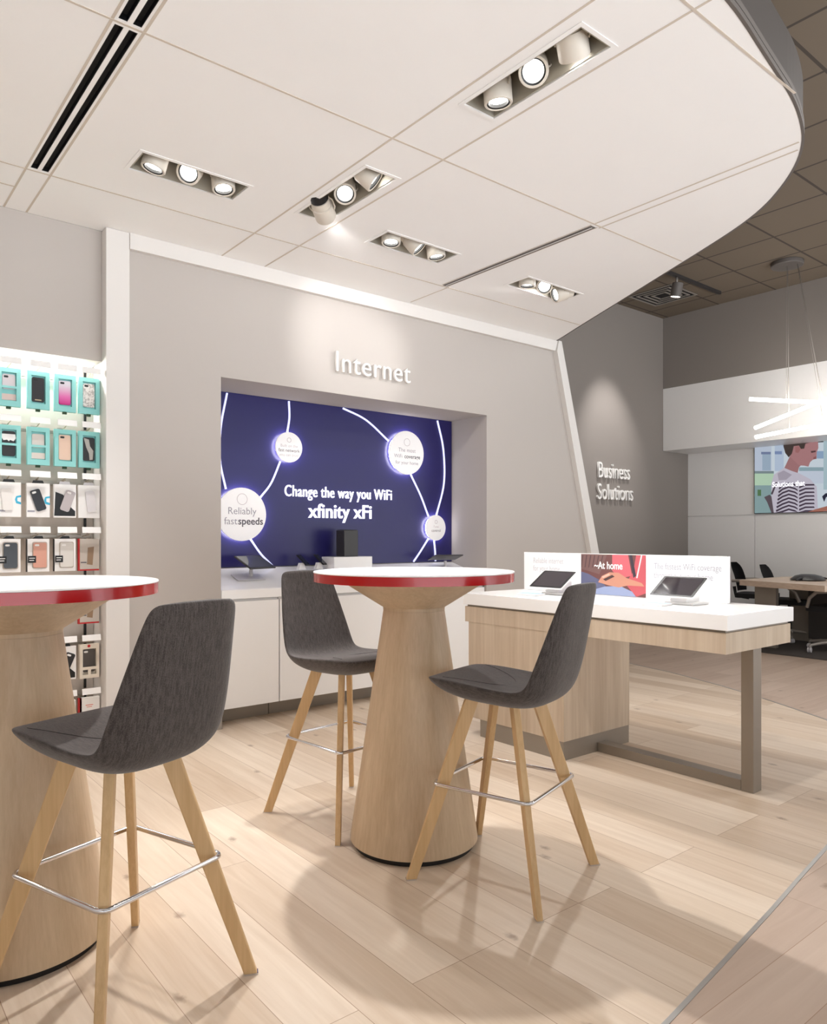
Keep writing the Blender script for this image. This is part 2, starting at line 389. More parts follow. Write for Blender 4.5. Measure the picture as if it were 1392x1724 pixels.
# ---- canopy ceiling
edge = [(-3.19, 0.86), (-1.5, 0.98), (0.0, 1.08), (1.2, 1.16), (1.9, 1.205), (2.326, 1.240), (2.452, 1.256), (2.612, 1.283), (2.82, 1.317), (3.028, 1.350), (3.23, 1.405), (3.40, 1.470), (3.568, 1.571), (3.728, 1.704), (3.894, 1.875), (4.03, 2.074), (4.17, 2.345), (4.32, 2.656), (4.505, 3.039), (4.70, 3.44), (4.92, 3.90), (5.14, 4.34), (5.15, 4.41)]
def smooth(c, it=2):
    for _ in range(it):
        o = [c[0]]
        for p, q in zip(c, c[1:]): o += [(p[0]*.75+q[0]*.25, p[1]*.75+q[1]*.25), (p[0]*.25+q[0]*.75, p[1]*.25+q[1]*.75)]
        c = o+[c[-1]]
    return c
edge_s = smooth(edge[4:], 2)
full = edge[:4]+edge_s
can = MB().prism(full+[(-3.19, 4.41)], 'Z', ZC, ZC+0.02).build('ceiling_canopy', M['canopy'])
FX = {'A': (1.160, 1.685, 3.385, 3.575), 'B': (2.028, 2.206, 2.862, 3.495), 'C': (2.552, 3.090, 3.388, 3.580), 'D': (3.730, 4.280, 3.388, 3.582), 'E': (2.038, 2.205, 1.610, 2.195)}
SL = [(0.797, 0.827, 1.3, 2.565), (0.845, 0.875, 1.3, 2.565), (0.797, 0.827, 2.60, 3.862), (0.845, 0.875, 2.60, 3.862)]
cut = MB()
for x0, x1, y0, y1 in list(FX.values())+SL: cut.box(x0, x1, y0, y1, ZC-0.1, ZC+0.1)
co = cut.build('cutter', M['canopy'])
md = can.modifiers.new('b', 'BOOLEAN'); md.object = co; md.solver = 'EXACT'; md.operation = 'DIFFERENCE'
bpy.context.view_layer.update()
me = bpy.data.meshes.new_from_object(can.evaluated_get(bpy.context.evaluated_depsgraph_get()))
me.polygons.foreach_set('use_smooth', [False]*len(me.polygons)); can.modifiers.clear(); can.data = me; bpy.data.objects.remove(co); struct(can)
# fascia round the canopy
b = MB()
fe = full
for hgt, d0, d1, mm in ((0, 0.0, -0.012, M['fascial']),):
    pass
oo = offset_curve(fe, -0.012)
for i in range(len(fe)-1):
    q = [fe[i], fe[i+1], oo[i+1], oo[i]]
    b.prism(q, 'Z', ZC-0.001, ZC+0.018, m=M['fascial'], smooth=False)
    b.prism(q, 'Z', ZC+0.022, ZC+0.045, m=M['fascial'])
oo2 = offset_curve(fe, -0.006)
for i in range(len(fe)-1):
    b.prism([fe[i], fe[i+1], oo2[i+1], oo2[i]], 'Z', ZC+0.018, ZC+0.235, m=M['fascia'])
struct(b.build('trim_5', M['fascia']))
struct(MB().prism(full+[(-3.19, 4.41)], 'Z', ZC+0.235, ZC+0.245).build('ceiling_canopy_top', M['darkgap']))
# joints between canopy panels
def x_at_edge(y):
    for (x0, y0), (x1, y1) in zip(fe, fe[1:]):
        if (y0-y)*(y1-y) <= 0 and x1 > 2 and y1 != y0: return x0+(x1-x0)*(y-y0)/(y1-y0)
    return 3
def y_at_edge(x):
    for (x0, y0), (x1, y1) in zip(fe, fe[1:]):
        if (x0-x)*(x1-x) <= 0 and x1 != x0: return y0+(y1-y0)*(x-x0)/(x1-x0)
    return 1.2
b = MB(); J = 0.005; zj = ZC-0.0012
def jx(x, y0, y1): b.box(x-J, x+J, y0, y1, zj, ZC-0.0002)
def jy(y, x0, x1): b.box(x0, x1, y-J, y+J, zj-0.0003, ZC-0.0002)
jx(0.782, 1.15, 4.405); jx(0.890, 1.15, 4.405)
jx(1.970, y_at_edge(1.97)+0.01, 4.325); jx(2.265, y_at_edge(2.265)+0.01, 4.325)
jx(3.385, y_at_edge(3.385)+0.01, 2.585); jx(3.450, y_at_edge(3.45)+0.01, 2.6); jx(3.450, 3.87, 4.3)
jy(2.582, -3, x_at_edge(2.582)-0.01); jy(3.885, -3, x_at_edge(3.885)-0.01); jy(1.325, -2, 3.0); jy(4.12, -3, 0.782)
b.box(3.378, 3.384, 2.60, 3.865, zj, ZC-0.0002); b.box(3.432, 3.438, 2.60, 3.865, zj, ZC-0.0002)
o = b.build('joint_grid', M['joint']); o.parent = can

# ---- air diffusers in the canopy
def slot(name, label, x0, x1, y0, y1, slots, mm):
    t = thing(name, label, 'air vent', ((x0+x1)/2, (y0+y1)/2, ZC))
    cx, cy = (x0+x1)/2, (y0+y1)/2
    b = MB()
    for a, c in slots: b.box(a-cx, c-cx, y0-cy, y1-cy, 0.0005, 0.06, m=mm)
    b.build('slot', mm, t)
    return t
for nm, (y0, y1), lb in (('a', (1.3, 2.565), 'twin-slot linear air vent at the top edge of the photo, cut off by it'), ('b', (2.60, 3.862), 'long twin-slot linear air vent running back towards the grey wall, over the phone cases')):
    t = thing('linear_air_vent', lb, 'air vent', (0.836, (y0+y1)/2, ZC))
    hl = (y1-y0)/2
    b = MB()
    for s in (-1, 1): b.box(s*0.024-0.0148, s*0.024+0.0148, -hl, hl, 0.021, 0.024)
    b.build('slot_back', M['darkgap'], t)
    b = MB()
    for s in (-1, 1):
        b.box(s*0.024-0.0149, s*0.024-0.0129, -hl+.001, hl-.001, 0.001, 0.0205); b.box(s*0.024+0.0129, s*0.024+0.0149, -hl+.001, hl-.001, 0.001, 0.0205)
        for q in (-1, 1): b.box(s*0.024-0.0128, s*0.024+0.0128, q*(hl-0.0025)-0.0015, q*(hl-0.0025)+0.0015, 0.001, 0.0205)
    b.build('slot_blade', M['black'], t)
t = thing('linear_air_vent', 'closed pale linear air vent between the rearmost two lights of the white ceiling', 'air vent', (3.408, 3.235, ZC))
MB().box(-0.019, 0.019, -0.63, 0.63, -0.004, -0.0015).build('vent_plate', M['fascial'], t)
MB().box(-0.003, 0.003, -0.62, 0.62, -0.0055, -0.0045).build('centre_bar', M['canopy'], t)

# ================================================================== RECESSED GIMBAL LIGHTS
def head_mesh_objs(parent, pos, aim, on=True, rear=False, watts=None, cone=62):
    d = Vector(aim).normalized()
    q = d.to_track_quat('-Z', 'Y')
    n = 28
    h = MB().lathe([(0.035, 0.085), (0.052, 0.08), (0.052, 0.042), (0.0505, 0.040), (0.0505, 0.038), (0.057, 0.036), (0.057, -0.048), (0.0545, -0.052), (0.0465, -0.052), (0.0465, -0.030)], n, cap=False)
    h.lathe([(0.0, 0.0851), (0.035, 0.085)], n, cap=False)
    o = h.build('lamp_head', M['lamp'], parent, pos); o.rotation_mode = 'QUATERNION'; o.rotation_quaternion = q
    bz = MB().lathe([(0.0462, -0.0505), (0.0400, -0.047), (0.0392, -0.034), (0.0462, -0.030)], n, cap=False).build('bezel', M['black'], o)
    MB().lathe([(0.0, -0.0345), (0.030, -0.036), (0.0390, -0.034), (0.0390, -0.029), (0, -0.029)], n, cap=False).build('lens', M['lens'] if on else M['stand'], o)
    MB().tube([(-0.060, 0, 0.0), (-0.068, 0, 0.02), (-0.066, 0, 0.07), (-0.04, 0, 0.10), (0.04, 0, 0.10), (0.066, 0, 0.07), (0.068, 0, 0.02), (0.060, 0, 0.0)], 0.004, 6).build('bracket', M['lamp'], o)
    if rear: MB().lathe([(0.051, 0.086), (0.051, 0.14), (0.045, 0.145), (0.001, 0.145)], n, cap=False).build('heat_sink', M['black'], o)
    if watts:
        ld = bpy.data.lights.new('lamp_light', 'SPOT'); ld.energy = watts; ld.spot_size = math.radians(cone); ld.spot_blend = 0.75
        ld.shadow_soft_size = 0.035; ld.color = WARM
        lo = bpy.data.objects.new('lamp_light', ld); COL.objects.link(lo); lo.parent = o; lo.location = (0, 0, -0.06)
    return o
def fixture(key, label, aims):
    x0, x1, y0, y1 = FX[key]; cx, cy = (x0+x1)/2, (y0+y1)/2
    t = thing('gimbal_downlight', label, 'ceiling light', (cx, cy, ZC), 0, 'three-lamp recessed ceiling lights')
    hx, hy = (x1-x0)/2, (y1-y0)/2; e = 0.018; k = 0.004; H = 0.17
    b = MB()
    for (a0, a1, c0, c1) in ((-hx-e, hx+e, -hy-e, -hy), (-hx-e, hx+e, hy, hy+e), (-hx-e, -hx, -hy, hy), (hx, hx+e, -hy, hy)):
        b.box(a0, a1, c0, c1, -0.003, -0.0005)
    b.build('trim_frame', M['canopy'], t)
    b = MB()
    b.box(-hx+k, hx-k, -hy+k, -hy+2*k, 0.001, H); b.box(-hx+k, hx-k, hy-2*k, hy-k, 0.001, H)
    b.box(-hx+k, -hx+2*k, -hy+2*k, hy-2*k, 0.001, H); b.box(hx-2*k, hx-k, -hy+2*k, hy-2*k, 0.001, H)
    b.box(-hx+k, hx-k, -hy+k, hy-k, H, H+0.004)
    b.build('housing', M['housing'], t)
    lx = hx > hy; L = (hx if lx else hy)
    for i, a in enumerate(aims):
        s = (i-1)*L*0.64
        pos = (s, 0, a.get('z', 0.035)) if lx else (0, -s, a.get('z', 0.035))
        head_mesh_objs(t, pos, a['d'], a.get('on', True), a.get('rear', False), a.get('w', SPOT_W), a.get('cone', 66))
    return t
fixture('A', 'three-lamp ceiling light nearest the slot vents, over the phone-case wall', [
    dict(d=(-0.25, 0.10, -1), w=SPOT_W*0.9, cone=74), dict(d=(-0.62, -0.80, -0.85), w=SPOT_W*1.3, cone=62), dict(d=(0.0, -0.2, -1), w=SPOT_W*0.9, cone=62)])
fixture('B', 'three-lamp ceiling light with one lamp turned fully backwards towards the wall sign', [
    dict(d=(0.85, 0.75, -0.38), rear=True, z=0.0, w=SPOT_W*0.35), dict(d=(-0.42, -0.72, -0.95), w=SPOT_W*2.1, cone=82), dict(d=(0.80, -0.50, -0.80), w=SPOT_W*1.2, cone=60)])
# B runs along Y: first lamp is the far one
fixture('C', 'three-lamp ceiling light above the right half of the dark blue display', [
    dict(d=(-0.1, -0.1, -1), w=SPOT_W*0.35), dict(d=(0.50, -0.40, -0.75), w=SPOT_W*1.1), dict(d=(0.1, -0.1, -1), w=SPOT_W*0.35)])
fixture('D', 'small far three-lamp ceiling light nearest the slanted white post', [
    dict(d=(0.0, 0.05, -1), w=SPOT_W*0.4), dict(d=(-0.62, -0.55, -0.6), w=SPOT_W*1.2), dict(d=(-1.0, 0.45, -0.42), rear=True, w=SPOT_W*0.5, z=0.01, cone=60)])
fixture('E', 'large three-lamp ceiling light closest to the camera, near the curved ceiling edge', [
    dict(d=(0.10, 0.0, -1), w=SPOT_W*0.08), dict(d=(-0.55, -0.55, -0.85), w=SPOT_W*0.1), dict(d=(0.85, 0.40, -0.85), w=SPOT_W*0.9, cone=75)])

# ================================================================== DISPLAY RECESS
# sloped white counter deck
t = thing('display_counter', 'white sloping counter top built into the wall recess below the blue display', 'counter', (3.14, 4.37, 0.80))
MB().prism([(0.0, 0.005), (0.0, 0.062), (0.006, 0.066), (0.405, 0.184), (0.405, 0.005)], 'X', -1.152, 1.152).build('worktop', M['solid'], t)
for i, (x0, x1, lb) in enumerate(((1.986, 2.397, 'narrow white base cabinet behind the grey stool with its back to the recess'), (2.403, 3.347, 'wide white base cabinet partly behind the centre table'), (3.353, 4.294, 'white base cabinet at the end beside the wooden display table'))):
    t = thing('base_cabinet', lb, 'cabinet', ((x0+x1)/2, 4.40, 0), 0, 'white base cabinets under the counter')
    h = (x1-x0)/2
    MB().box(-h, h, 0, 0.36, 0.11, 0.80).build('body', M['white'], t)
    MB().box(-h+0.001, h-0.001, -0.022, -0.001, 0.112, 0.788, bev=0.0015).build('door', M['white'], t)
    MB().box(-h, h, 0.13, 0.15, 0.0, 0.109).build('toe_kick', M['toe'], t)

# ---- blue display panel
panel = thing('wall_display', 'dark blue glossy wall display with glowing white discs, curved lines and lettering', 'display', (3.14, 4.787, 0.99))
MB().box(-1.156, 1.156, 0, 0.012, 0.0, 1.209).build('panel', M['navy'], panel)
def PX(x, z): return (x-3.14, z-0.99)
def disc(cx, cz, r, lab):
    x, z = PX(cx, cz)
    T = Matrix.Rotation(PI/2, 4, 'X')
    o = MB().lathe([(r-0.002, 0.030), (r, 0.032), (r, 0.038), (r-0.002, 0.040)], 64, T=T).build('disc', M['disc'], panel, (x, 0, z))
    MB().lathe([(r-0.010, 0.014), (r-0.010, 0.029), (r-0.018, 0.029)], 64, T=T, cap=False).build('halo_light', M['halo'], o)
    if lab:
        for (s, dz, size, mm) in lab: text('print', s, size, mm, o, (0, -0.0405, dz), align='CENTER', ext=0.0002, line=0.9)
    return o
def icon(o, r, dz):
    T = Matrix.Translation((0, -0.0404, dz)) @ Matrix.Rotation(PI/2, 4, 'X')
    MB().lathe([(r, 0), (r, 0.0006), (r-0.004, 0.0006), (r-0.004, 0)], 32, T=T, cap=False).build('icon', M['faint'], o)
g, d_, f_ = M['greytext'], M['darktext'], M['faint']
def clipdisc(cx, cz, r):
    return disc(cx, cz, r, [('Reliably', 0.0, 0.07, g), ('fast', -0.062, 0.0, g)][:1])
o = disc(2.312, 1.357, 0.185, [('Reliably', 0.00, 0.070, g)]); text('print', 'fast', 0.070, g, o, (-0.085, -0.0405, -0.07), align='CENTER', ext=0.0002)
text('print', 'speeds', 0.070, d_, o, (0.065, -0.0405, -0.07), align='CENTER', ext=0.0002, off=0.0012); icon(o, 0.04, 0.105)
o = disc(2.681, 1.850, 0.110, [('Built on the', 0.0, 0.030, f_), ('fast network', -0.034, 0.034, d_), ('you can trust', -0.066, 0.030, f_)]); icon(o, 0.018, 0.052)
o = disc(3.772, 1.888, 0.178, [('The most', 0.005, 0.046, g), ('for your home', -0.095, 0.040, g)]); text('print', 'WiFi', 0.044, g, o, (-0.09, -0.0405, -0.045), align='CENTER', ext=0.0002)
text('print', 'coverage', 0.046, d_, o, (0.055, -0.0405, -0.045), align='CENTER', ext=0.0002, off=0.0006); icon(o, 0.032, 0.085)
o = disc(4.085, 1.277, 0.108, [('Total', 0.0, 0.028, f_), ('control', -0.034, 0.034, d_)]); icon(o, 0.016, 0.05)
def qcurve(pts, n=14):
    # Catmull-Rom through the points
    P = [Vector((p[0], 0, p[1])) for p in pts]; P = [P[0]*2-P[1]]+P+[P[-1]*2-P[-2]]; out = []
    for i in range(1, len(P)-2):
        for k in range(n):
            t_ = k/n; a, b_, c, d = P[i-1:i+3]
            out.append(0.5*((2*b_)+(c-a)*t_+(2*a-5*b_+4*c-d)*t_*t_+(3*b_-a-3*c+d)*t_**3))
    out.append(P[-2]); return out
lines = [[(2.214, 2.19), (2.168, 1.95), (2.163, 1.724), (2.205, 1.53)], [(2.696, 2.19), (2.700, 2.07), (2.681, 1.955)], [(2.625, 1.745), (2.551, 1.585), (2.462, 1.475)],
         [(3.167, 2.19), (3.385, 2.12), (3.605, 1.975)], [(3.835, 1.715), (3.943, 1.542), (4.025, 1.375)], [(4.126, 2.19), (4.193, 1.95), (4.200, 1.66), (4.115, 1.385)],
         [(4.025, 1.185), (3.94, 1.08), (3.865, 0.995)], [(4.088, 1.17), (4.100, 1.08), (4.105, 0.995)], [(2.39, 1.185), (2.47, 1.08), (2.56, 0.995)]]
for L_ in lines:
    c = qcurve([PX(*p) for p in L_])
    MB().tube([(p.x, -0.009, p.z) for p in c], 0.0078, 8).build('light_line', M['glowline'], panel)
text('lettering', 'Change the way you WiFi', 0.118, M['glowtext'], panel, (*PX(2.657, 0)[:1], -0.012, PX(0, 1.498)[1]), ext=0.006, off=0.0, width=0.974, space=1.08)
text('lettering', 'xfinity xFi', 0.150, M['glowtext'], panel, (PX(2.862, 0)[0], -0.012, PX(0, 1.345)[1]), ext=0.006, off=0.0016, width=0.575, space=1.03)

# ---- wall lettering
o = text('wall_lettering', 'Internet', 0.205, M['letter'], None, (2.805, 4.345, 2.352), ext=0.009, off=-0.001, space=1.06, width=0.66)
tag(o, 'raised white letters reading Internet on the grey wall above the blue display', 'sign')
o = text('wall_lettering', 'Business', 0.29, M['letter'], None, (7.700, 5.83, 1.955), ext=0.014, off=-0.001, sx=0.70)
tag(o, 'raised white letters reading Business, upper line of the sign on the far grey wall', 'sign')
o = text('wall_lettering', 'Solutions', 0.29, M['letter'], None, (7.690, 5.83, 1.680), ext=0.014, off=-0.001, sx=0.715)
tag(o, 'raised white letters reading Solutions, lower line of the sign on the far grey wall', 'sign')

# ---- things on the sloped counter
def deckz(y): return 0.866+(y-4.376)*0.2957+0.001
SLOPE = math.atan(0.2957)
def tilt_box(b, cx, cy, cz, wx, wy, wz, rx, rz=0, bev=0.002, m=None):
    T = Matrix.Translation((cx, cy, cz)) @ Euler((rx, 0, rz)).to_matrix().to_4x4()
    b.box(-wx/2, wx/2, -wy/2, wy/2, -wz/2, wz/2, T=T, bev=bev, m=m)
# left tablet
y = 4.57; t = thing('tablet_stand', 'tablet tilted on a silver stem stand at the near end of the counter', 'tablet', (2.27, y, deckz(y)))
b = MB(); tilt_box(b, 0, 0, 0.005, 0.20, 0.12, 0.006, SLOPE); b.build('base_plate', M['stand'], t)
b = MB(); b.tube([(0.02, 0.0, 0.01), (0.02, 0.0, 0.05), (0.035, 0.01, 0.075)], 0.013, 12); b.build('stem', M['stand'], t)
b = MB(); tilt_box(b, 0.05, 0.0, 0.105, 0.245, 0.17, 0.009, math.radians(28), math.radians(20)); s_ = b.build('tablet', M['dark'], t)
b = MB(); tilt_box(b, 0.05, 0.002-0.0026, 0.105+0.0048, 0.225, 0.15, 0.002, math.radians(28), math.radians(20), 0); b.build('screen', M['screenlit'], s_)
# phones
for k, (x, lb) in enumerate(((2.73, 'phone propped on a small wedge stand, further from the router box'), (2.875, 'phone propped on a small wedge stand, next to the router plinth'))):
    y = 4.66; t = thing('phone_stand', lb, 'phone', (x, y, deckz(y)), 0, 'phones on wedge stands')
    MB().prism([(-0.030, 0.014), (0.030, 0.014), (0.012, 0.062), (-0.012, 0.062)], 'Y', -0.018, 0.018).build('wedge', M['card'], t)
    b = MB(); tilt_box(b, 0.012, -0.005, 0.083, 0.055, 0.108, 0.008, math.radians(42), math.radians(28)); p = b.build('phone', M['black'], t)
    b = MB(); tilt_box(b, 0.012+0.001, -0.005-0.0025, 0.083+0.0042, 0.048, 0.098, 0.002, math.radians(42), math.radians(28), 0); b.build('screen', M['screenlit'], p)
# plinth and router
y = 4.62
o = MB().box(-0.17, 0.17, -0.085, 0.085, 0.028, 0.115, bev=0.003).build('plinth', M['solid'], None, (3.10, y, deckz(y))); tag(o, 'low white plinth block under the dark router tower', 'display plinth')
t = thing('router_tower', 'tall dark grey router box standing on the white plinth', 'router', (3.10, y, deckz(y)+0.116), 0.0)
MB().box(-0.062, 0.062, -0.055, 0.055, 0.0, 0.195, bev=0.004).build('casing', M['dark'], t)
MB().box(-0.056, 0.056, -0.049, 0.049, 0.196, 0.199).build('top_cap', M['black'], t)
# right tablet
y = 4.60; t = thing('tablet_stand', 'dark tablet seen from behind, tilted near the far end of the counter', 'tablet', (4.06, y, deckz(y)))
b = MB(); tilt_box(b, 0.0, 0, 0.005, 0.18, 0.12, 0.006, SLOPE); b.build('base_plate', M['stand'], t)
b = MB(); b.tube([(0.0, 0.0, 0.01), (0.0, 0.0, 0.07)], 0.012, 12); b.build('stem', M['stand'], t)
b = MB(); tilt_box(b, 0.0, 0.0, 0.098, 0.25, 0.17, 0.010, math.radians(-14), math.radians(-18), 0.003); b.build('tablet', M['dark'], t)

# ================================================================== PHONE-CASE WALL
for x0, x1 in ():
    pass
o = MB().box(1.226, 1.238, 4.562, 4.574, 0.05, 2.17).build('slotted_upright', M['black']); tag(o, 'black vertical slotted upright on the back of the phone-case bay', 'shelving upright')
rows = [2.00, 1.695, 1.405, 1.105, 0.805, 0.50, 0.20]
cols = [0.812, 0.955, 1.091, 1.218]
rowname = ['top row', 'second row', 'third row', 'fourth row', 'row hidden by the table edge', 'row below the table edge', 'bottom row']
for i, z in enumerate(rows):
    o = MB().box(-0.6, 1.262, 4.545, 4.560, z+0.088, z+0.108, bev=0.002).build('hook_rail', M['silver'])
    tag(o, 'grey horizontal hook rail behind the %s of phone cases' % rowname[i], 'rail', 'hook rails')
    o['label'] = ['topmost grey hook rail, behind the highest teal boxes', 'grey hook rail behind the lower teal boxes', 'grey hook rail behind the flat white picture boxes', 'grey hook rail behind the rose and clear cases', 'grey hook rail just under the near tabletop edge', 'grey hook rail behind the dark case in a cream box, under the tabletop', 'lowest grey hook rail, behind the red and white box'][i]
# light strip under the soffit
o = MB().box(-3.0, 1.26, 4.50, 4.54, 2.188, 2.198).build('light_strip', M['led']); tag(o, 'bright white light strip under the soffit above the phone cases', 'light strip')
area('soffit_strip_light', (0.2, 4.50, 2.18), (math.radians(-25), 0, 0), 2.0, 0.04, 13*K, (1, .96, .92))

def phone_case(parent, y, c, w=0.066, h=0.132, z=0.0, x=0.0, tilt=0.0, cam_=True, m2=None):
    T = Matrix.Translation((x, 0, z)) @ Matrix.Rotation(tilt, 4, 'Y')
    o = MB().prism(rrect(w, h, 0.010), 'Y', y, y+0.006, T=T).build('phone_case', c, parent)
    if cam_: MB().prism(rrect(0.022, 0.011, 0.005, 4, -w/2+0.018, h/2-0.014), 'Y', y-0.0008, y-0.0001, T=T).build('camera_opening', m2 or M['black'], o)
    return o
cc = {}
def ccm(rgb, r=0.4):
    if rgb not in cc: cc[rgb] = mat('case_colour_%d' % len(cc), rgb, r)
    return cc[rgb]
def ombre():
    m = bpy.data.materials.new('pink_ombre_glitter'); m.use_nodes = True; nt = m.node_tree; b = nt.nodes['Principled BSDF']
    tc = nt.nodes.new('ShaderNodeTexCoord'); sp = nt.nodes.new('ShaderNodeSeparateXYZ'); mr = nt.nodes.new('ShaderNodeMapRange'); cr = nt.nodes.new('ShaderNodeValToRGB')
    nt.links.new(tc.outputs['Object'], sp.inputs[0]); nt.links.new(sp.outputs['Z'], mr.inputs['Value'])
    mr.inputs['From Min'].default_value = -0.06; mr.inputs['From Max'].default_value = 0.045
    nt.links.new(mr.outputs[0], cr.inputs[0]); nt.links.new(cr.outputs[0], b.inputs['Base Color'])
    e = cr.color_ramp.elements; e[0].color = (*lin((206, 30, 130)), 1); e[1].color = (*lin((216, 206, 216)), 1); e.new(0.4).color = (*lin((226, 110, 178)), 1)
    return m
def marble():
    m = bpy.data.materials.new('white_marble_print'); m.use_nodes = True; nt = m.node_tree; b = nt.nodes['Principled BSDF']
    tc = nt.nodes.new('ShaderNodeTexCoord'); n = nt.nodes.new('ShaderNodeTexNoise'); n.inputs['Scale'].default_value = 28; n.inputs['Distortion'].default_value = 2.5; cr = nt.nodes.new('ShaderNodeValToRGB')
    nt.links.new(tc.outputs['Object'], n.inputs['Vector']); nt.links.new(n.outputs['Fac'], cr.inputs[0]); nt.links.new(cr.outputs[0], b.inputs['Base Color'])
    e = cr.color_ramp.elements; e[0].position = 0.4; e[0].color = (*lin((184, 176, 172)), 1); e[1].position = 0.52; e[1].color = (*lin((236, 230, 226)), 1)
    return m
W_, H_ = 0.112, 0.205
def pk_teal(t, v):
    b = MB(); d = 0.026; f = 0.021
    b.box(-W_/2, -W_/2+f, -d, 0, -H_/2, H_/2); b.box(W_/2-f, W_/2, -d, 0, -H_/2, H_/2)
    b.box(-W_/2+f, W_/2-f, -d, 0, -H_/2, -H_/2+0.03); b.box(-W_/2+f, W_/2-f, -d, 0, H_/2-0.024, H_/2)
    b.box(-W_/2+f, W_/2-f, -0.004, 0, -H_/2+0.03, H_/2-0.024)
    if v.get('band'): b.box(-W_/2+f, W_/2-f, -d, -0.016, -0.006, 0.006)
    b.build('box', M['teal'], t)
    if v.get('lower'): MB().box(-0.036, 0.036, -0.012, -0.008, -0.068, -0.035).build('insert', v['lower'], t)
    c = phone_case(t, -0.014, v['c'], 0.062, v.get('h', 0.134), z=v.get('z', 0.004), cam_=v.get('cam', True))
    if v.get('plate'): MB().box(-0.016, 0.016, -0.0155, -0.0145, -0.055, -0.049).build('name_plate', M['gold'], t)
    if v.get('lobe'):
        MB().prism([(-0.034, 0.055), (0.030, 0.055), (0.036, 0.035), (0.022, 0.018), (0.006, 0.024), (0, 0.016), (-0.008, 0.024), (-0.026, 0.020), (-0.036, 0.038)], 'Y', -0.0165, -0.0145).build('white_insert', M['card'], t)
    if v.get('swirl'):
        MB().prism([(-0.028, 0.066), (0.0, 0.058), (0.006, 0.02), (0.024, -0.005), (0.020, -0.055), (0.004, -0.058), (0.0, -0.02), (-0.014, 0.012)], 'Y', -0.0165, -0.0145).build('silver_swirl', M['silver'], t)
    MB().box(-0.012, 0.010, -0.018, -0.004, -H_/2-0.013, -H_/2-0.0005).build('security_tag', M['green'], t)
def pk_print(t, v):
    d = 0.020
    MB().box(-0.058, 0.058, -d, 0, -0.098, 0.088, bev=0.0015).build('box', M['card'], t)
    if v.get('dark'): MB().prism([(-0.056, -0.088), (0.052, -0.088), (0.052, -0.060), (0.02, -0.03), (-0.01, 0.03), (-0.05, 0.045)], 'Y', -d-0.0008, -d-0.0002).build('dark_print', M['black'], t)
    if v.get('c'): phone_case(t, -d-0.008, v['c'], 0.050, 0.118, z=-0.004, x=v.get('x', 0.008), tilt=v.get('tilt', -0.35), cam_=v.get('cam', True), m2=M['card'])
    if v.get('cyan'):
        T = Matrix.Translation((0.048, -d-0.0004, -0.004)) @ Matrix.Rotation(PI/2, 4, 'X')
        MB().prism([(0.0095, 0.024), (-0.014, 0.018), (-0.020, 0.0), (-0.014, -0.02), (0.0095, -0.026), (0.0095, -0.014), (-0.008, -0.008), (-0.008, 0.01), (0.0095, 0.013)], 'Y', -d-0.0006, -d-0.0002, T=Matrix.Translation((0.048, 0, -0.004))).build('cyan_ring', M['cyan'], t)
        MB().box(-0.054, -0.018, -d-0.0006, -d-0.0002, -0.070, -0.060).build('caption', M['greytext'], t)
    MB().prism([(-0.03, 0.0885), (0.03, 0.0885), (0.024, 0.104), (-0.024, 0.104)], 'Y', -0.012, -0.010).build('hang_tab', M['black'] if v.get('tab', 1) else M['stand'], t)
def pk_window(t, v):
    d = 0.024
    MB().box(-0.055, 0.055, -d, 0, -0.095, 0.085, bev=0.0015).build('box', v.get('box', M['card']), t)
    MB().box(-0.0585, -0.0555, -d, 0, -0.094, 0.084).build('side_panel', v.get('side', M['black']), t)
    MB().prism(rrect(0.076, 0.146, 0.010), 'Y', -d-0.0008, -d-0.0002, T=Matrix.Translation((0.006, 0, -0.004))).build('window', M['cardin'], t)
    phone_case(t, -d-0.007, v['c'], 0.066, 0.136, z=-0.004, x=0.006, m2=M['card'])
    if v.get('badge', True):
        MB().box(-0.054, -0.014, -d-0.0085, -d-0.0075, -0.045, -0.008).build('badge', M['black'], t)
        MB().box(-0.048, -0.020, -d-0.0092, -d-0.0087, -0.022, -0.018).box(-0.048, -0.024, -d-0.0092, -d-0.0087, -0.034, -0.030).build('badge_print', M['card'], t)
    MB().prism([(-0.028, 0.0855), (0.028, 0.0855), (0.022, 0.100), (-0.012, 0.100)], 'Y', -0.012, -0.010).build('hang_tab', M['black'], t)
def pk_red(t, v):
    d = 0.022
    MB().box(-0.05, 0.054, -d, 0, -0.088, 0.085, bev=0.001).build('box', M['cardin'], t)
    MB().box(-0.058, -0.0505, -d, 0, -0.096, 0.085).box(-0.050, 0.054, -d, 0, -0.096, -0.0885).build('red_edge', M['redcard'], t)
    MB().prism([(-0.012, -0.06), (0.018, -0.065), (0.026, 0.04), (-0.008, 0.035)], 'Y', -d-0.001, -d-0.0002).build('brown_print', ccm((150, 122, 96)), t)
    MB().box(-0.045, -0.015, -d-0.001, -d-0.0002, -0.052, -0.046).build('caption', M['darktext'], t)
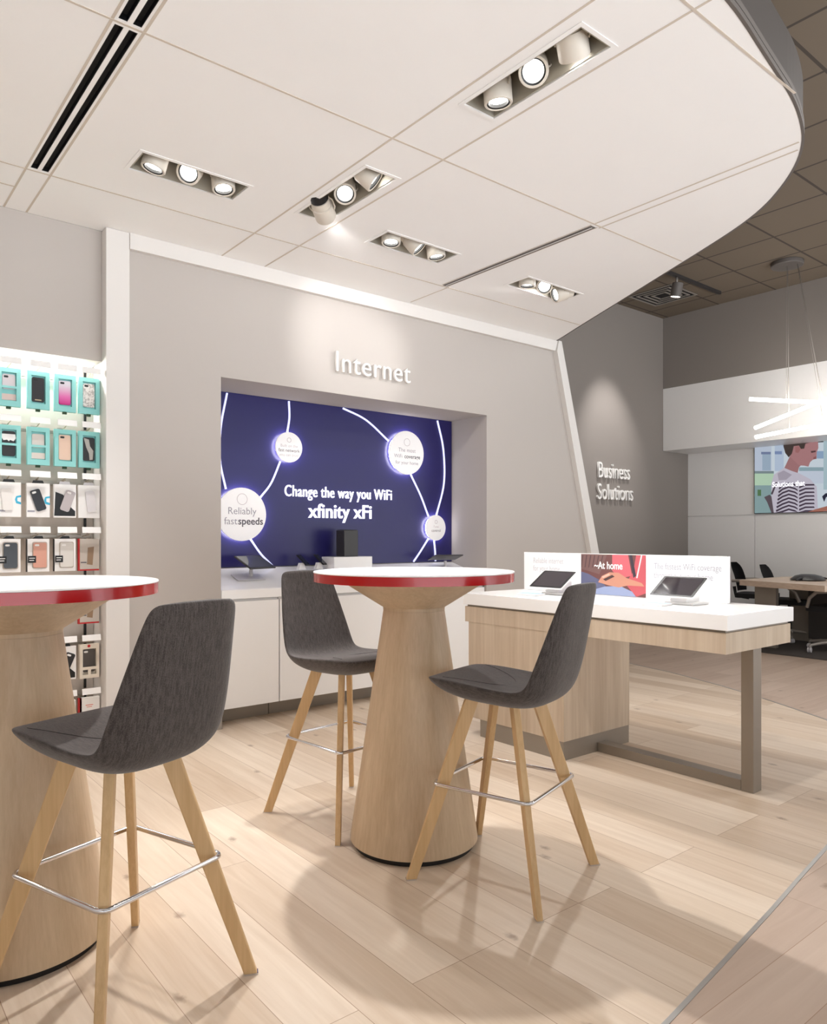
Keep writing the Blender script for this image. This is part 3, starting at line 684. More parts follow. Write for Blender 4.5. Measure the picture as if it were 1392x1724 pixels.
def pk_cream(t, v):
    d = 0.03; cr_ = ccm((232, 222, 206))
    b = MB(); b.box(-0.052, 0.052, -0.006, 0, -0.1, 0.092); b.box(-0.052, -0.036, -d, -0.006, -0.1, 0.092); b.box(0.036, 0.052, -d, -0.006, -0.1, 0.092)
    b.box(-0.036, 0.036, -d, -0.006, 0.066, 0.092); b.box(-0.036, 0.036, -d, -0.006, -0.1, -0.08); b.box(-0.036, 0.036, -d, -0.022, -0.052, -0.036); b.box(-0.008, 0.008, -d, -0.022, -0.08, -0.052)
    b.build('box', cr_, t)
    phone_case(t, -0.016, ccm((86, 80, 76)), 0.068, 0.128, z=-0.002, m2=M['card'])
    T = Matrix.Rotation(PI/2, 4, 'X'); MB().lathe([(0.008, d+0.0005), (0.008, d+0.002)], 16, T=Matrix.Translation((-0.004, 0, 0.082)) @ T).build('red_sticker', M['redcard'], t)
def pk_redwhite(t, v):
    d = 0.024
    MB().box(-0.052, 0.056, -d, 0, -0.1, 0.09, bev=0.001).build('box', M['card'], t)
    MB().box(-0.058, -0.0405, -d, 0, -0.1, 0.09).build('red_edge', M['redcard'], t)
    MB().prism([(-0.012, -0.1), (0.022, -0.1), (0.022, -0.005), (-0.012, -0.005)], 'Y', -d-0.001, -d-0.0002).build('phone_print', ccm((92, 100, 118)), t)
    MB().box(-0.02, 0.02, -d-0.001, -d-0.0002, 0.045, 0.049).box(-0.014, 0.014, -d-0.001, -d-0.0002, 0.035, 0.038).build('caption', ccm((226, 120, 104)), t)

HOOK = None
def hook(x, z, k, lab):
    global HOOK
    if HOOK is None:
        t = thing('display_hook', lab, 'hook', (x, 4.544, z+0.098), 0, 'prong hooks with price cards')
        MB().tube([(-0.008, 0, 0), (-0.008, -0.15, 0.012)], 0.0022, 6).tube([(0.008, 0, 0.016), (0.008, -0.155, 0.034), (0.008, -0.158, 0.030)], 0.0022, 6).build('prong', M['gold'], t)
        MB().box(-0.016, 0.016, -0.002, 0.000, -0.012, 0.026).build('back_clip', M['silver'], t)
        b = MB(); tilt_box(b, -0.002, -0.166, 0.036, 0.100, 0.0015, 0.034, math.radians(-12), 0, 0); p = b.build('price_card', M['card'], t)
        b = MB(); tilt_box(b, 0.016, -0.1672, 0.031, 0.036, 0.0006, 0.006, math.radians(-12), 0, 0); b.build('price_print', ccm((196, 208, 230)), p)
        HOOK = t; return t
    c = copy_tree(HOOK); c.location = (x, 4.544, z+0.098); c['label'] = lab; return c
blackc = ccm((34, 32, 34)); pearl = ccm((214, 204, 208)); blush = ccm((238, 204, 182)); rose = ccm((222, 164, 144)); clear = ccm((224, 220, 214)); greyc = ccm((188, 180, 182)); glossy = ccm((26, 26, 32), 0.12)
stock = [
 (0, 0, pk_teal, dict(c=pearl, h=0.08, z=0.03, band=1, lower=ccm((226, 202, 194))), 'teal box with a silver case above a pale card, top row at the edge', 'teal box with silver case'),
 (0, 1, pk_teal, dict(c=blackc, plate=1), 'teal box holding a black case with a small gold plate, top row', 'black case with gold plate'),
 (0, 2, pk_teal, dict(c=ombre()), 'teal box holding a silver-to-pink ombre phone case, top row', 'pink ombre case'),
 (0, 3, pk_teal, dict(c=marble()), 'teal box holding a white marbled phone case, top row beside the white post', 'white marbled case'),
 (1, 0, pk_teal, dict(c=blackc, band=1, lobe=1), 'teal box with a cream cut-out above a black lower window, second row', 'cream cut-out and black window'),
 (1, 1, pk_teal, dict(c=ccm((222, 212, 204)), h=0.075, z=0.03, band=1, lower=ccm((226, 212, 202)), cam=False), 'teal box with a plain pale case above a black strip, second row', 'pale case in a banded teal box'),
 (1, 2, pk_teal, dict(c=blush, h=0.140), 'teal box holding a plain blush-beige phone case, second row', 'blush-beige case'),
 (1, 3, pk_teal, dict(c=blackc, swirl=1), 'teal box holding a black case with a silver swirl, second row beside the white post', 'black case with silver swirl'),
 (2, 0, pk_print, dict(cyan=1, c=ccm((240, 236, 232)), x=-0.01, tilt=-0.1, cam=False), 'almost blank white box with a cyan ring print, cut by the edge of the photo', 'blank white box with cyan ring'),
 (2, 1, pk_print, dict(cyan=1, c=glossy, tilt=-0.33, x=-0.002), 'white box picturing a tilted black case beside a cyan ring', 'tilted black case picture'),
 (2, 2, pk_print, dict(dark=1, c=greyc, tilt=0.33, x=0.012, tab=0), 'white and black box picturing a tilted grey phone case', 'tilted grey case picture'),
 (2, 3, pk_print, dict(c=ccm((228, 224, 226)), x=0.008, tilt=-0.12, cam=False, tab=0), 'plain white box with a pale clear sleeve, third row beside the white post', 'plain white box beside the post'),
 (3, 0, pk_window, dict(c=glossy, side=M['card']), 'white box with a glossy black phone case, fourth row at the photo edge', 'glossy black case'),
 (3, 1, pk_window, dict(c=rose), 'white box with a rose-pink phone case and black badge', 'rose-pink case'),
 (3, 2, pk_window, dict(c=clear), 'white box with a clear phone case and black badge', 'clear case with black badge'),
 (3, 3, pk_red, {}, 'beige package with a red left and bottom edge, fourth row beside the white post', 'beige package with red edge'),
 (4, 3, pk_red, {}, 'beige package with a red bottom edge showing under the near tabletop', 'red-edged package under the tabletop'),
 (5, 2, pk_print, dict(dark=1, c=blackc, tilt=0.4), 'white box picturing a tilted black phone, half hidden by the table pedestal', 'black phone picture by the pedestal'),
 (5, 3, pk_cream, {}, 'cream box with a dark taupe phone case and a red round sticker', 'dark taupe case in cream box'),
 (6, 2, pk_window, dict(c=blush, side=M['card'], badge=False), 'white box with a beige case in the bottom row, beside the table pedestal', 'beige case in the bottom row'),
 (6, 3, pk_redwhite, {}, 'white box with a red spine and small phone picture, just above the stool seat', 'white box with red spine'),
]
for r, c, fn, v, lab, short in stock:
    x, z = cols[c], rows[r]
    t = thing('phone_case_package', lab, 'phone case package', (x, 4.455, z), 0, 'phone case packages hanging in the wall bay')
    fn(t, v)
    hook(x, z, (r, c), 'prong hook with white price card above the '+short)

# ================================================================== ROUND HIGH TABLES
def high_table(lab, x, y):
    t = thing('round_high_table', lab, 'table', (x, y, 0), 0, 'round white-topped high tables')
    MB().lathe([(0.235, 0.0), (0.235, 0.022)], 96).build('plinth', M['black'], t)
    MB().lathe([(0.232, 0.022), (0.2505, 0.0225), (0.2505, 0.028), (0.121, 0.912), (0.10, 0.912)], 96).build('pedestal', M['oak'], t)
    MB().lathe([(0.10, 0.9122), (0.121, 0.9124), (0.122, 0.925), (0.285, 1.0268), (0.27, 1.0275)], 96).build('pedestal_collar', M['oak'], t)
    MB().lathe([(0.386, 1.0278), (0.3935, 1.0285), (0.3935, 1.0610), (0.386, 1.0612)], 128).build('edge_band', M['red'], t)
    MB().lathe([(0.386, 1.0614), (0.3945, 1.0616), (0.395, 1.0640), (0.3935, 1.0665), (0.385, 1.067)], 128).build('tabletop', M['solid'], t)
    return t
high_table('round white high table with red edge in the centre, between two grey stools', 1.846, 2.279)
high_table('round white high table with red edge, cut off by the side of the photo', 0.472, 2.448)

# ================================================================== STOOLS
def stool_shell():
    # (edge yz), (inner centre yz), (outer centre yz), half width
    S = [((0.232, 0.692), (0.233, 0.693), (0.232, 0.689), 0.110),
         ((0.230, 0.697), (0.232, 0.698), (0.228, 0.680), 0.148),
         ((0.221, 0.701), (0.223, 0.701), (0.212, 0.659), 0.172),
         ((0.198, 0.703), (0.200, 0.701), (0.188, 0.642), 0.187),
         ((0.150, 0.704), (0.150, 0.700), (0.143, 0.625), 0.196),
         ((0.080, 0.702), (0.080, 0.692), (0.070, 0.613), 0.200),
         ((0.000, 0.696), (-0.010, 0.680), (-0.015, 0.612), 0.202),
         ((-0.070, 0.692), (-0.085, 0.672), (-0.095, 0.608), 0.202),
         ((-0.125, 0.692), (-0.135, 0.670), (-0.165, 0.620), 0.201),
         ((-0.158, 0.700), (-0.166, 0.680), (-0.205, 0.645), 0.200),
         ((-0.175, 0.722), (-0.185, 0.705), (-0.232, 0.685), 0.198),
         ((-0.192, 0.765), (-0.203, 0.755), (-0.252, 0.745), 0.194),
         ((-0.215, 0.830), (-0.228, 0.825), (-0.270, 0.820), 0.184),
         ((-0.242, 0.910), (-0.256, 0.908), (-0.288, 0.905), 0.169),
         ((-0.266, 0.980), (-0.276, 0.978), (-0.301, 0.976), 0.155),
         ((-0.281, 1.018), (-0.286, 1.018), (-0.308, 1.016), 0.146),
         ((-0.287, 1.034), (-0.290, 1.036), (-0.309, 1.034), 0.136),
         ((-0.292, 1.042), (-0.294, 1.044), (-0.307, 1.043), 0.118),
         ((-0.297, 1.043), (-0.298, 1.046), (-0.301, 1.046), 0.095)]
    bm = bmesh.new(); N = 14; rings = []
    for e, i_, o_, w_ in S:
        ring = []
        for k in range(N+1):   # inner, left to right
            u = -1+2*k/N; f = 1-abs(u)**3.0; x = w_*(1-0.0)*u if abs(u) < 1 else w_*u
            ring.append((x, e[0]+(i_[0]-e[0])*f, e[1]+(i_[1]-e[1])*f))
        for k in range(1, N):   # outer, right to left
            u = 1-2*k/N; f = (1-abs(u)**3.4)**0.75; x = w_*u
            ring.append((x, e[0]+(o_[0]-e[0])*f, e[1]+(o_[1]-e[1])*f))
        rings.append([bm.verts.new(p) for p in ring])
    n = len(rings[0])
    for a, b in zip(rings, rings[1:]):
        for k in range(n): bm.faces.new((a[k], a[(k+1) % n], b[(k+1) % n], b[k]))
    bm.faces.new(rings[0][::-1]); bm.faces.new(rings[-1])
    bmesh.ops.recalc_face_normals(bm, faces=bm.faces)
    for f in bm.faces: f.smooth = True
    me = bpy.data.meshes.new('seat_shell'); bm.to_mesh(me); bm.free(); me.materials.append(M['fabric'])
    pip = []
    for k in (0, N):
        pip.append([Vector((S[j][3]*(1.0 if k == N else -1.0)*1.004, S[j][0][0], S[j][0][1])) for j in range(8, 16)])
    return me, pip
def make_stool(lab):
    t = thing('bar_stool', lab, 'stool', (0, 0, 0), 0, 'charcoal upholstered bar stools')
    me, pip = stool_shell()
    o = bpy.data.objects.new('seat_shell', me); COL.objects.link(o); o.parent = t
    sm = o.modifiers.new('s', 'SUBSURF'); sm.levels = 1; sm.render_levels = 2
    # crescent seam pad on the seat
    b = MB(); 
    pad = [(x*0.155, 0.165-0.20*(1-abs(x)**2.2)) for x in [-1+2*k/16 for k in range(17)]]
    def seatz(x, y):
        f = 1-(abs(x)/0.2)**3
        ze, zi = 0.704, (0.703 if y > 0.15 else 0.703-(0.15-y)*0.155)
        return ze+(zi-ze)*f+0.0022
    b.tube([(x, y, seatz(x, y)) for x, y in pad], 0.0008, 6)
    b.build('seat_seam', M['seam'], o)
    for sx, sy in ((-1, 1), (-1, -1), (1, -1), (1, 1)):
        top = Vector((sx*0.084, sy*0.078, 0.648)); bot = Vector((sx*0.238, sy*0.243, 0.0))
        rad = Vector((sx, sy, 0)).normalized(); tan = Vector((-rad.y, rad.x, 0))
        b = MB(); vs = []
        def ring_at(f, wr, wt, grow=0):
            p = top.lerp(bot, f)
            return [b.bm.verts.new(p+rad*a*(wr/2+grow)+tan*c*(wt/2+grow)) for a, c in ((-1, -1), (1, -1), (1, 1), (-1, 1))]
        levels = [(0, 0.050, 0.024), (0.5, 0.045, 0.023), (0.992, 0.036, 0.021)]
        R_ = [ring_at(*l) for l in levels]
        for a, c in zip(R_, R_[1:]):
            for k in range(4): b.bm.faces.new((a[k], a[(k+1) % 4], c[(k+1) % 4], c[k]))
        b.bm.faces.new(R_[0][::-1]); b.bm.faces.new(R_[-1])
        bmesh.ops.recalc_face_normals(b.bm, faces=b.bm.faces)
        es = [e for e in b.bm.edges if abs((e.verts[0].co-e.verts[1].co).z) > 0.1]
        bmesh.ops.bevel(b.bm, geom=es, offset=0.003, segments=2, affect='EDGES', profile=0.5)
        lg = b.build('leg', M['legoak'], t)
        b = MB(); A = [b.bm.verts.new(Vector((bot.x, bot.y, z))+rad*a*0.0185+tan*c*0.011) for z in (0.0, 0.005) for a, c in ((-1, -1), (1, -1), (1, 1), (-1, 1))]
        for q in ((0, 1, 2, 3), (7, 6, 5, 4), (0, 4, 5, 1), (1, 5, 6, 2), (2, 6, 7, 3), (3, 7, 4, 0)): b.bm.faces.new([A[i] for i in q])
        bmesh.ops.recalc_face_normals(b.bm, faces=b.bm.faces)
        b.build('foot_cap', M['chrome'], lg)
    path = [(x, y, 0.333) for x, y in rrect(0.372, 0.375, 0.026, 6)]
    MB().tube(path, 0.0068, 12, closed=True).build('footrest_ring', M['chrome'], t)
    return t
st = make_stool('charcoal bar stool closest to the camera, seen from behind, at the cut-off high table')
st.location = (0.631, 2.017, 0); st.rotation_euler = (0, 0, math.radians(109.3-90))
s2 = copy_tree(st); s2['label'] = 'charcoal bar stool facing the camera side, between the centre table and the white cabinets'
s2.location = (1.80, 2.695, 0); s2.rotation_euler = (0, 0, math.radians(-84.25-90))
s3 = copy_tree(st); s3['label'] = 'charcoal bar stool in front of the wooden display table, back turned to it'
s3.location = (1.925, 1.861, 0); s3.rotation_euler = (0, 0, math.radians(106.5-90))

# ================================================================== DISPLAY TABLE
t = thing('display_table', 'pale wood display table with thick white top and a metal loop leg', 'table', (3.42, 1.66, 0))
x0, x1, yl = -0.31, 0.325, 1.70
MB().box(x0, x1, 0, yl, 0.787, 0.856, bev=0.002).build('white_top', M['solid'], t)
MB().box(x0+0.02, x1-0.02, 0.02, yl-0.02, 0.776, 0.7865).build('shadow_gap', M['toe'], t)
MB().box(x0+0.008, x1-0.008, 0.012, yl-0.01, 0.682, 0.7755).build('apron', M['ash'], t)
MB().box(x0+0.010, x1-0.035, 0.92, yl-0.04, 0.102, 0.6815).build('cabinet_body', M['ash'], t)
MB().box(x0+0.012, x1-0.037, 0.922, yl-0.14, 0.0, 0.101).build('plinth', M['toe'], t)
b = MB(); b.box(-0.008, 0.070, 0.035, 0.095, 0.0, 0.681, bev=0.002); b.box(-0.008, 0.070, 0.096, 0.921, 0.0, 0.050, bev=0.002)
b.build('loop_leg', M['toe'], t)
# divider panel with picture
dv = thing('divider_panel', 'upright white divider panel with a photo in its middle, on the wooden display table', 'display panel', (3.65, 2.64, 0.857))
MB().box(-0.012, 0.012, -0.70, 0.70, 0, 0.243, bev=0.0015).build('panel', M['solid'], dv)
# picture: Y from 2.873 (left in view) to 2.42
b = MB()
def pic(pts, m, k):
    # pts in 0..1 across, 0..1 up
    b.face([(-0.0125-0.0003*k, 0.233-0.453*p[0], 0.002+0.238*p[1]) for p in pts], m)
pc = lambda r: ccm(r, 0.7)
pic([(0, 0), (1, 0), (1, 1), (0, 1)], pc((104, 66, 64)), 1)
pic([(0, 1), (0.42, 1), (0.36, 0.72), (0.30, 0.5), (0.0, 0.62)], pc((112, 84, 80)), 2)
for k in range(6): pic([(0.02+0.065*k, 0.97), (0.04+0.065*k, 0.97), (0.015+0.06*k, 0.66), (0.0+0.06*k, 0.66)], pc((86, 60, 62)), 3)
pic([(0.50, 1), (0.74, 1), (0.80, 0.5), (0.62, 0.42), (0.5, 0.6)], pc((196, 96, 104)), 2)
pic([(0.86, 1), (1, 1), (1, 0.1), (0.86, 0.0), (0.70, 0.30), (0.82, 0.6)], pc((186, 84, 92)), 3)
pic([(0.76, 1.0), (0.80, 1.0), (0.86, 0.5), (0.82, 0.45)], pc((58, 50, 60)), 4)
pic([(0.93, 1.0), (0.95, 1.0), (0.88, 0.45), (0.86, 0.45)], pc((240, 210, 212)), 4)
pic([(0, 0.0), (0, 0.55), (0.12, 0.5), (0.30, 0.36), (0.4, 0.22), (0.42, 0.0)], pc((92, 94, 122)), 3)
pic([(0.22, 0.0), (0.2, 0.10), (0.38, 0.20), (0.62, 0.24), (0.80, 0.12), (0.86, 0.0)], pc((142, 154, 186)), 4)
pic([(0.28, 0.30), (0.34, 0.46), (0.46, 0.56), (0.60, 0.56), (0.72, 0.44), (0.94, 0.34), (0.98, 0.26), (0.74, 0.26), (0.60, 0.20), (0.44, 0.24)], pc((190, 134, 112)), 5)
pic([(0.36, 0.38), (0.50, 0.50), (0.54, 0.46), (0.40, 0.34)], pc((74, 54, 52)), 6)
pic([(0.34, 0.44), (0.45, 0.53), (0.47, 0.50), (0.36, 0.41)], pc((224, 176, 156)), 6)
b.build('picture', None, dv)
text('lettering', '~At home', 0.060, M['letter'], dv, (-0.0150, 0.233-0.453*0.22, 0.155), rot=(PI/2, 0, -PI/2), ext=0.0003, off=0.0012, sx=0.8)
text('lettering', 'The fastest WiFi coverage\nthroughout your home', 0.050, M['greytext'], dv, (-0.0126, -0.27, 0.165), rot=(PI/2, 0, -PI/2), ext=0.0002, sx=0.75)
text('lettering', 'Reliable internet\nfor your home', 0.050, M['faint'], dv, (-0.0126, 0.62, 0.175), rot=(PI/2, 0, -PI/2), ext=0.0002, sx=0.75)
# tablets on the table
for k, (y, lb) in enumerate(((2.93, 'tablet on a white wedge stand at the far end of the wooden display table'), (2.10, 'tablet on a white wedge stand above the metal leg of the display table'))):
    tt = thing('tablet_display', lb, 'tablet', (3.44, y, 0.857), 0, 'tablets on the wooden display table')
    MB().box(-0.03, 0.12, -0.10, 0.06, 0.0, 0.012, bev=0.002).build('base_plate', M['solid'], tt)
    MB().prism([(-0.02, 0.0125), (0.11, 0.0125), (0.11, 0.075), (0.06, 0.082), (-0.01, 0.040)], 'Y', -0.055, 0.035).build('stand', M['solid'], tt)
    T = Matrix.Translation((0.005, 0.0, 0.083)) @ Matrix.Rotation(math.radians(-33), 4, 'Y')
    sl = MB().prism(rrect(0.175, 0.252, 0.010), 'Z', 0, 0.008, T=T).build('tablet', M['card'], tt)
    MB().prism(rrect(0.168, 0.245, 0.008), 'Z', 0.0082, 0.0092, T=T).build('bezel', M['black'], sl)
    MB().prism(rrect(0.144, 0.215, 0.002, 1), 'Z', 0.0094, 0.0098, T=T).build('screen', M['screen'], sl)
    o = MB().box(-0.045, 0.045, -0.07, 0.07, 0, 0.010, T=None, bev=0.001).build('label_block', M['solid'], None, (3.30, y+0.045, 0.857))
    tag(o, ['small clear label block in front of the far-end tablet', 'small clear label block in front of the tablet above the metal leg'][k], 'label block', 'label blocks before the tablets')
    MB().box(-0.040, 0.040, -0.065, 0.065, 0.0102, 0.0112).build('blue_label', M['blue'], o)

# ================================================================== MEETING CORNER
def corner_screen():
    t = thing('wall_television', 'wall screen showing a person in a striped shirt reading, above the meeting table', 'television', (9.838, 4.062, 1.51))
    MB().box(-0.03, 0, -0.80, 0.80, 0, 0.905, bev=0.003).build('casing', M['black'], t)
    b = MB()
    def mp(x, y):
        # picture measured on a frontal-ish grid, undone for the foreshortening of its far end
        f = (x-230)/1130.0; yy = 4.864-0.904*f; tt = 9.946-0.681*f
        z = 1.2+(1762-y)/9.577/1249*tt
        return (min(max(yy, 3.268), 4.856)-4.062, min(max(z, 1.518), 2.409)-1.51)
    em = {}
    def E_(rgb, s=0.62):
        if rgb not in em: em[rgb] = mat('screen_colour_%d' % len(em), (10, 10, 10), 0.2, emit=rgb, es=s)
        return em[rgb]
    def poly(pts, rgb, k):
        b.face([(-0.0305-0.0002*k, *mp(*p)) for p in pts], E_(rgb))
    R = lambda x0, y0, x1, y1: [(x0, y0), (x1, y0), (x1, y1), (x0, y1)]
    poly(R(230, 150, 2400, 1400), (214, 226, 236), 1)
    poly(R(240, 270, 520, 700), (196, 208, 226), 2); poly(R(350, 390, 510, 430), (120, 134, 168), 3); poly(R(370, 430, 510, 690), (164, 184, 204), 3)
    poly(R(575, 280, 720, 700), (190, 206, 228), 2); poly(R(575, 380, 690, 430), (130, 150, 190), 3)
    poly(R(240, 700, 560, 740), (128, 146, 150), 3); poly(R(240, 740, 560, 930), (190, 220, 192), 2); poly(R(240, 930, 560, 1400), (142, 170, 172), 2)
    poly(R(290, 1000, 350, 1100), (88, 124, 84), 3)
    poly(R(1230, 380, 1360, 500), (150, 176, 206), 2); poly(R(960, 640, 1400, 700), (150, 176, 186), 2); poly(R(960, 700, 1400, 900), (206, 216, 232), 2)
    poly(R(1330, 150, 1390, 1000), (180, 204, 212), 3)
    poly([(400, 1120), (490, 1080), (560, 1150), (640, 1390), (520, 1390), (450, 1200)], (96, 84, 92), 4)
    # shirt
    poly([(520, 900), (560, 760), (720, 650), (950, 730), (1130, 830), (1230, 950), (1250, 1390), (560, 1390), (520, 1100)], (206, 200, 214), 5)
    poly([(620, 740), (720, 690), (850, 760), (760, 840), (640, 850)], (176, 168, 182), 6)
    for k in range(8):
        y0 = 900+60*k
        poly([(640-8*k, y0+70), (700, y0+18), (800, y0-18), (900, y0+10), (940, y0+40), (940, y0+62), (890, y0+34), (800, y0+10), (705, y0+46), (650-8*k, y0+100)], (72, 60, 76), 7)
        poly([(960, y0+50), (1060, y0+10), (1190, y0+10), (1200, y0+34), (1060, y0+38), (965, y0+80)], (78, 66, 82), 7)
    poly([(590, 880), (620, 880), (540, 1080), (510, 1070)], (84, 72, 84), 7)
    # neck, head
    poly([(730, 650), (800, 500), (840, 420), (1010, 590), (960, 640), (940, 730), (850, 700)], (170, 122, 124), 8)
    poly([(830, 260), (1250, 190), (1255, 330), (1230, 400), (1228, 500), (1170, 520), (1130, 560), (1105, 630), (1040, 615), (960, 610), (830, 480)], (180, 130, 132), 9)
    poly([(715, 240), (1240, 195), (1180, 225), (1060, 262), (1040, 340), (990, 345), (960, 290), (880, 300), (850, 420), (800, 480), (745, 410), (715, 300)], (72, 60, 56), 10)
    poly([(900, 310), (960, 300), (985, 350), (950, 410), (905, 400)], (168, 112, 112), 11)
    poly([(1140, 380), (1215, 370), (1215, 395), (1150, 410)], (92, 64, 66), 11)
    poly([(1180, 480), (1225, 460), (1228, 505), (1180, 515)], (150, 98, 100), 11)
    # arm and tablet on the desk
    poly([(1200, 1320), (1400, 1260), (1700, 1230), (1700, 1330), (1300, 1390), (1100, 1390)], (176, 116, 100), 9)
    poly([(1310, 1110), (1360, 1060), (1800, 1000), (1800, 1040), (1370, 1120), (1340, 1200)], (44, 46, 66), 9)
    b.build('screen_picture', None, t)
    text('lettering', 'Solutions that', 0.095, M['glowtext'], t, (-0.0335, 0.56, 0.345), rot=(PI/2, 0, -PI/2), ext=0.0003, off=0.001, sx=0.78)
corner_screen()

# conference table
t = thing('meeting_table', 'long pale meeting table on the dark carpet beyond the display table', 'table', (7.9, 4.08, 0))
MB().prism([(0, 0), (-0.34, -1.02), (1.15, -1.02), (1.15, -0.1), (1.0, 0.0)], 'Z', 0.67, 0.73).build('tabletop', M['tabletop'], t)
MB().box(0.10, 0.16, -0.35, -0.12, 0.009, 0.669).build('leg', M['toe'], t)
MB().box(0.92, 0.98, -0.35, -0.12, 0.009, 0.669).build('leg', M['toe'], t)
MB().box(0.86, 0.90, -0.98, -0.36, 0.05, 0.66).build('modesty_panel', M['fascia'], t)
# conference phone
t = thing('conference_phone', 'low black arched conference phone lying on the meeting table', 'telephone', (8.35, 3.55, 0.731), 0.4)
MB().lathe([(0.17, 0.004), (0.175, 0.012), (0.13, 0.05), (0.07, 0.066), (0.02, 0.068)], 24).build('body', M['dark'], t)
for k in range(3):
    a = k*2*PI/3+0.6
    MB().tube([(0.12*math.cos(a), 0.12*math.sin(a), 0.035), (0.20*math.cos(a), 0.20*math.sin(a), 0.020), (0.25*math.cos(a), 0.25*math.sin(a), 0.008)], [0.024, 0.018, 0.008], 10, flat=0.45).build('leg', M['black'], t)

def office_chair(lab):
    t = thing('office_chair', lab, 'chair', (0, 0, 0), 0, 'black mesh office chairs at the meeting table')
    # seat (faces +y)
    MB().prism(rrect(0.48, 0.46, 0.10, 6), 'Z', 0.42, 0.475, smooth=True).build('seat', M['mesh'], t)
    bm = bmesh.new(); G = []
    for j in range(11):
        f = j/10; z = 0.50+0.365*f; hw = 0.20+0.03*math.sin(PI*min(f*1.1, 1)) if f < 0.7 else 0.23*math.sqrt(max(0.0, 1-((f-0.7)/0.33)**2))*0.95+0.01
        G.append([bm.verts.new((hw*u, -0.22-0.10*f+0.04*u*u+0.02*math.sin(PI*f), z)) for u in [-1+k/4 for k in range(9)]])
    for a, b_ in zip(G, G[1:]):
        for k in range(8): bm.faces.new((a[k], a[k+1], b_[k+1], b_[k])).smooth = True
    r = bmesh.ops.solidify(bm, geom=bm.faces[:], thickness=0.022)
    me = bpy.data.meshes.new('backrest'); bm.to_mesh(me); bm.free(); me.materials.append(M['mesh'])
    o = bpy.data.objects.new('backrest', me); COL.objects.link(o); o.parent = t
    MB().tube([(0, -0.1, 0.41), (0, -0.26, 0.43), (0, -0.28, 0.55)], 0.022, 8).build('back_support', M['black'], t)
    for s in (-1, 1):
        MB().tube([(s*0.245, -0.24, 0.635), (s*0.265, -0.10, 0.64), (s*0.27, 0.04, 0.625), (s*0.265, 0.12, 0.56), (s*0.25, 0.16, 0.46)], 0.014, 8, flat=1.4).build('armrest', M['greymetal'], t)
    MB().tube([(0, 0, 0.09), (0, 0, 0.25)], 0.026, 12).tube([(0, 0, 0.25), (0, 0, 0.419)], 0.018, 12).build('column', M['black'], t)
    MB().lathe([(0.045, 0.075), (0.05, 0.085), (0.04, 0.125), (0.02, 0.13)], 16).build('hub', M['greymetal'], t)
    for k in range(5):
        a = k*2*PI/5+0.3; c, s = math.cos(a), math.sin(a)
        lg = MB().tube([(0.04*c, 0.04*s, 0.105), (0.18*c, 0.18*s, 0.095), (0.30*c, 0.30*s, 0.075), (0.31*c, 0.31*s, 0.055)], [0.020, 0.018, 0.014, 0.012], 8).build('base_arm', M['greymetal'], t)
        T = Matrix.Translation((0.31*c, 0.31*s, 0.026)) @ Matrix.Rotation(a+0.7, 4, 'Z') @ Matrix.Rotation(PI/2, 4, 'X')
        MB().lathe([(0.012, -0.022), (0.026, -0.018), (0.026, -0.004), (0.012, -0.002)], 16, T=T).lathe([(0.012, 0.002), (0.026, 0.004), (0.026, 0.018), (0.012, 0.022)], 16, T=T).build('caster', M['stand'], lg)
    return t
c1 = office_chair('black mesh office chair whose seat shows below the meeting table, directly behind its top')
c1.location = (8.80, 3.95, 0.008); c1.rotation_euler = (0, 0, math.radians(-78-90))
c2 = copy_tree(c1); c2['label'] = 'black mesh office chair closest to the white divider panel, half hidden by the display table'
c2.location = (9.38, 4.61, 0.008); c2.rotation_euler = (0, 0, math.radians(-78-90))
c3 = copy_tree(c1); c3['label'] = 'black mesh office chair cut off by the photo edge, only its pale wheeled base showing'
c3.location = (8.25, 3.22, 0.008); c3.rotation_euler = (0, 0, math.radians(-12))

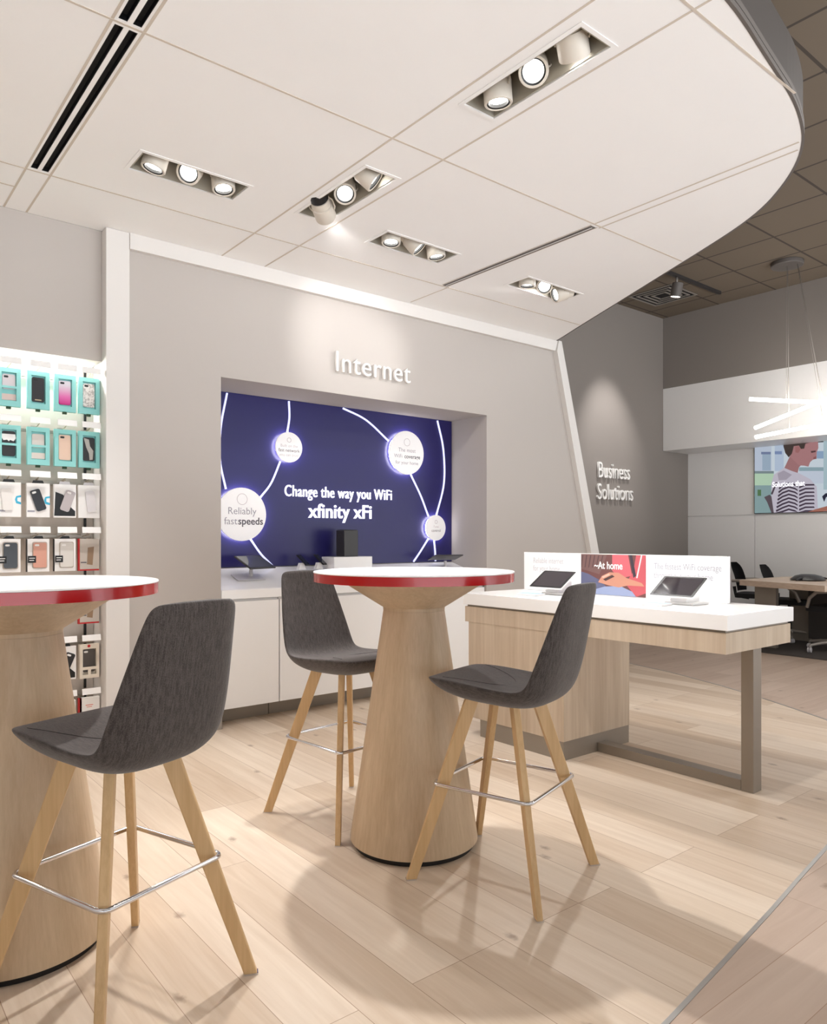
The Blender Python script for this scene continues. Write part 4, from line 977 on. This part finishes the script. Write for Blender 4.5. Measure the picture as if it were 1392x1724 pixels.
# pendant
t = thing('pendant_light', 'pendant light of three crossed glowing bars hanging on thin cables over the meeting table', 'pendant light', (8.37, 3.78, ZU))
MB().lathe([(0.16, -0.001), (0.165, -0.01), (0.165, -0.045), (0.155, -0.05)], 32).build('ceiling_canopy_disc', M['fascial'], t)
def off(p): return (p[0]-8.37, p[1]-3.78, p[2]-ZU)
BARS = []
def pt(u, v, tt):
    a = (u-696)/1249.0
    return (tt*(math.cos(TH)+a*math.sin(TH)), tt*(math.sin(TH)-a*math.cos(TH)), 1.2+(904-v)/1249.0*tt)
ends = [((8.168, 4.104, 2.747), (8.60, 3.17, 2.61)), ((8.43, 4.17, 2.455), (8.30, 3.06, 2.733)), ((8.40, 4.15, 2.345), (8.45, 3.12, 2.446))]
for a, c in ends:
    A, C = off(a), off(c)
    br = MB().tube([A, C], 0.020, 10).build('light_bar', M['bar'], t)
    for f in (0.36, 0.70):
        p = [A[i]+(C[i]-A[i])*f for i in range(3)]
        MB().tube([(p[0]*0.3, p[1]*0.3, -0.051), (p[0], p[1], p[2]+0.02)], 0.0022, 5).build('cable', M['greymetal'], br)
# track light, grille, on the upper ceiling
t = thing('track_light', 'small grey spotlight on a dark ceiling track above the far wall sign', 'track light', (7.95, 4.76, ZU))
MB().box(-0.63, 0.78, -0.02, 0.02, -0.035, -0.001).build('track', M['dark'], t)
MB().tube([(-0.18, 0, -0.036), (-0.18, 0, -0.11)], 0.012, 8).build('stem', M['greymetal'], t)
T = Matrix.Translation((-0.18, 0.0, -0.17)) @ Matrix.Rotation(math.radians(12), 4, 'X')
h = MB().lathe([(0.05, 0.07), (0.062, 0.065), (0.062, -0.09), (0.056, -0.09), (0.056, -0.08)], 20, T=T, cap=False).lathe([(0.001, 0.07), (0.05, 0.07)], 20, T=T, cap=False).build('lamp_head', M['fascial'], t)
MB().lathe([(0.001, -0.082), (0.055, -0.082)], 20, T=T, cap=False).build('lens', M['lens'], h)
def spot(name, loc, target, e, cone, blend=0.6, size=0.04, col=WARM):
    d = bpy.data.lights.new(name, 'SPOT'); d.energy = e; d.spot_size = math.radians(cone); d.spot_blend = blend; d.shadow_soft_size = size; d.color = col
    o = bpy.data.objects.new(name, d); COL.objects.link(o); o.location = loc
    o.rotation_mode = 'QUATERNION'; o.rotation_quaternion = (Vector(target)-Vector(loc)).to_track_quat('-Z', 'Y'); return o
spot('track_lamp_light', (7.77, 4.80, 3.96), (7.95, 5.85, 2.3), 150*K, 50, 0.9)
t = thing('air_grille', 'square louvred air grille in the dark tiled ceiling beside the spotlight', 'air vent', (8.30, 5.28, ZU))
b = MB()
for r_ in (0.30, 0.235, 0.17, 0.105):
    w_ = 0.022
    b.box(-r_, r_, -r_, -r_+w_, -0.012, -0.004); b.box(-r_, r_, r_-w_, r_, -0.012, -0.004); b.box(-r_, -r_+w_, -r_+w_, r_-w_, -0.012, -0.004); b.box(r_-w_, r_, -r_+w_, r_-w_, -0.012, -0.004)
b.build('louvre', M['greymetal'], t)
MB().box(-0.3, 0.3, -0.3, 0.3, -0.0035, -0.001).build('duct_back', M['darkgap'], t)
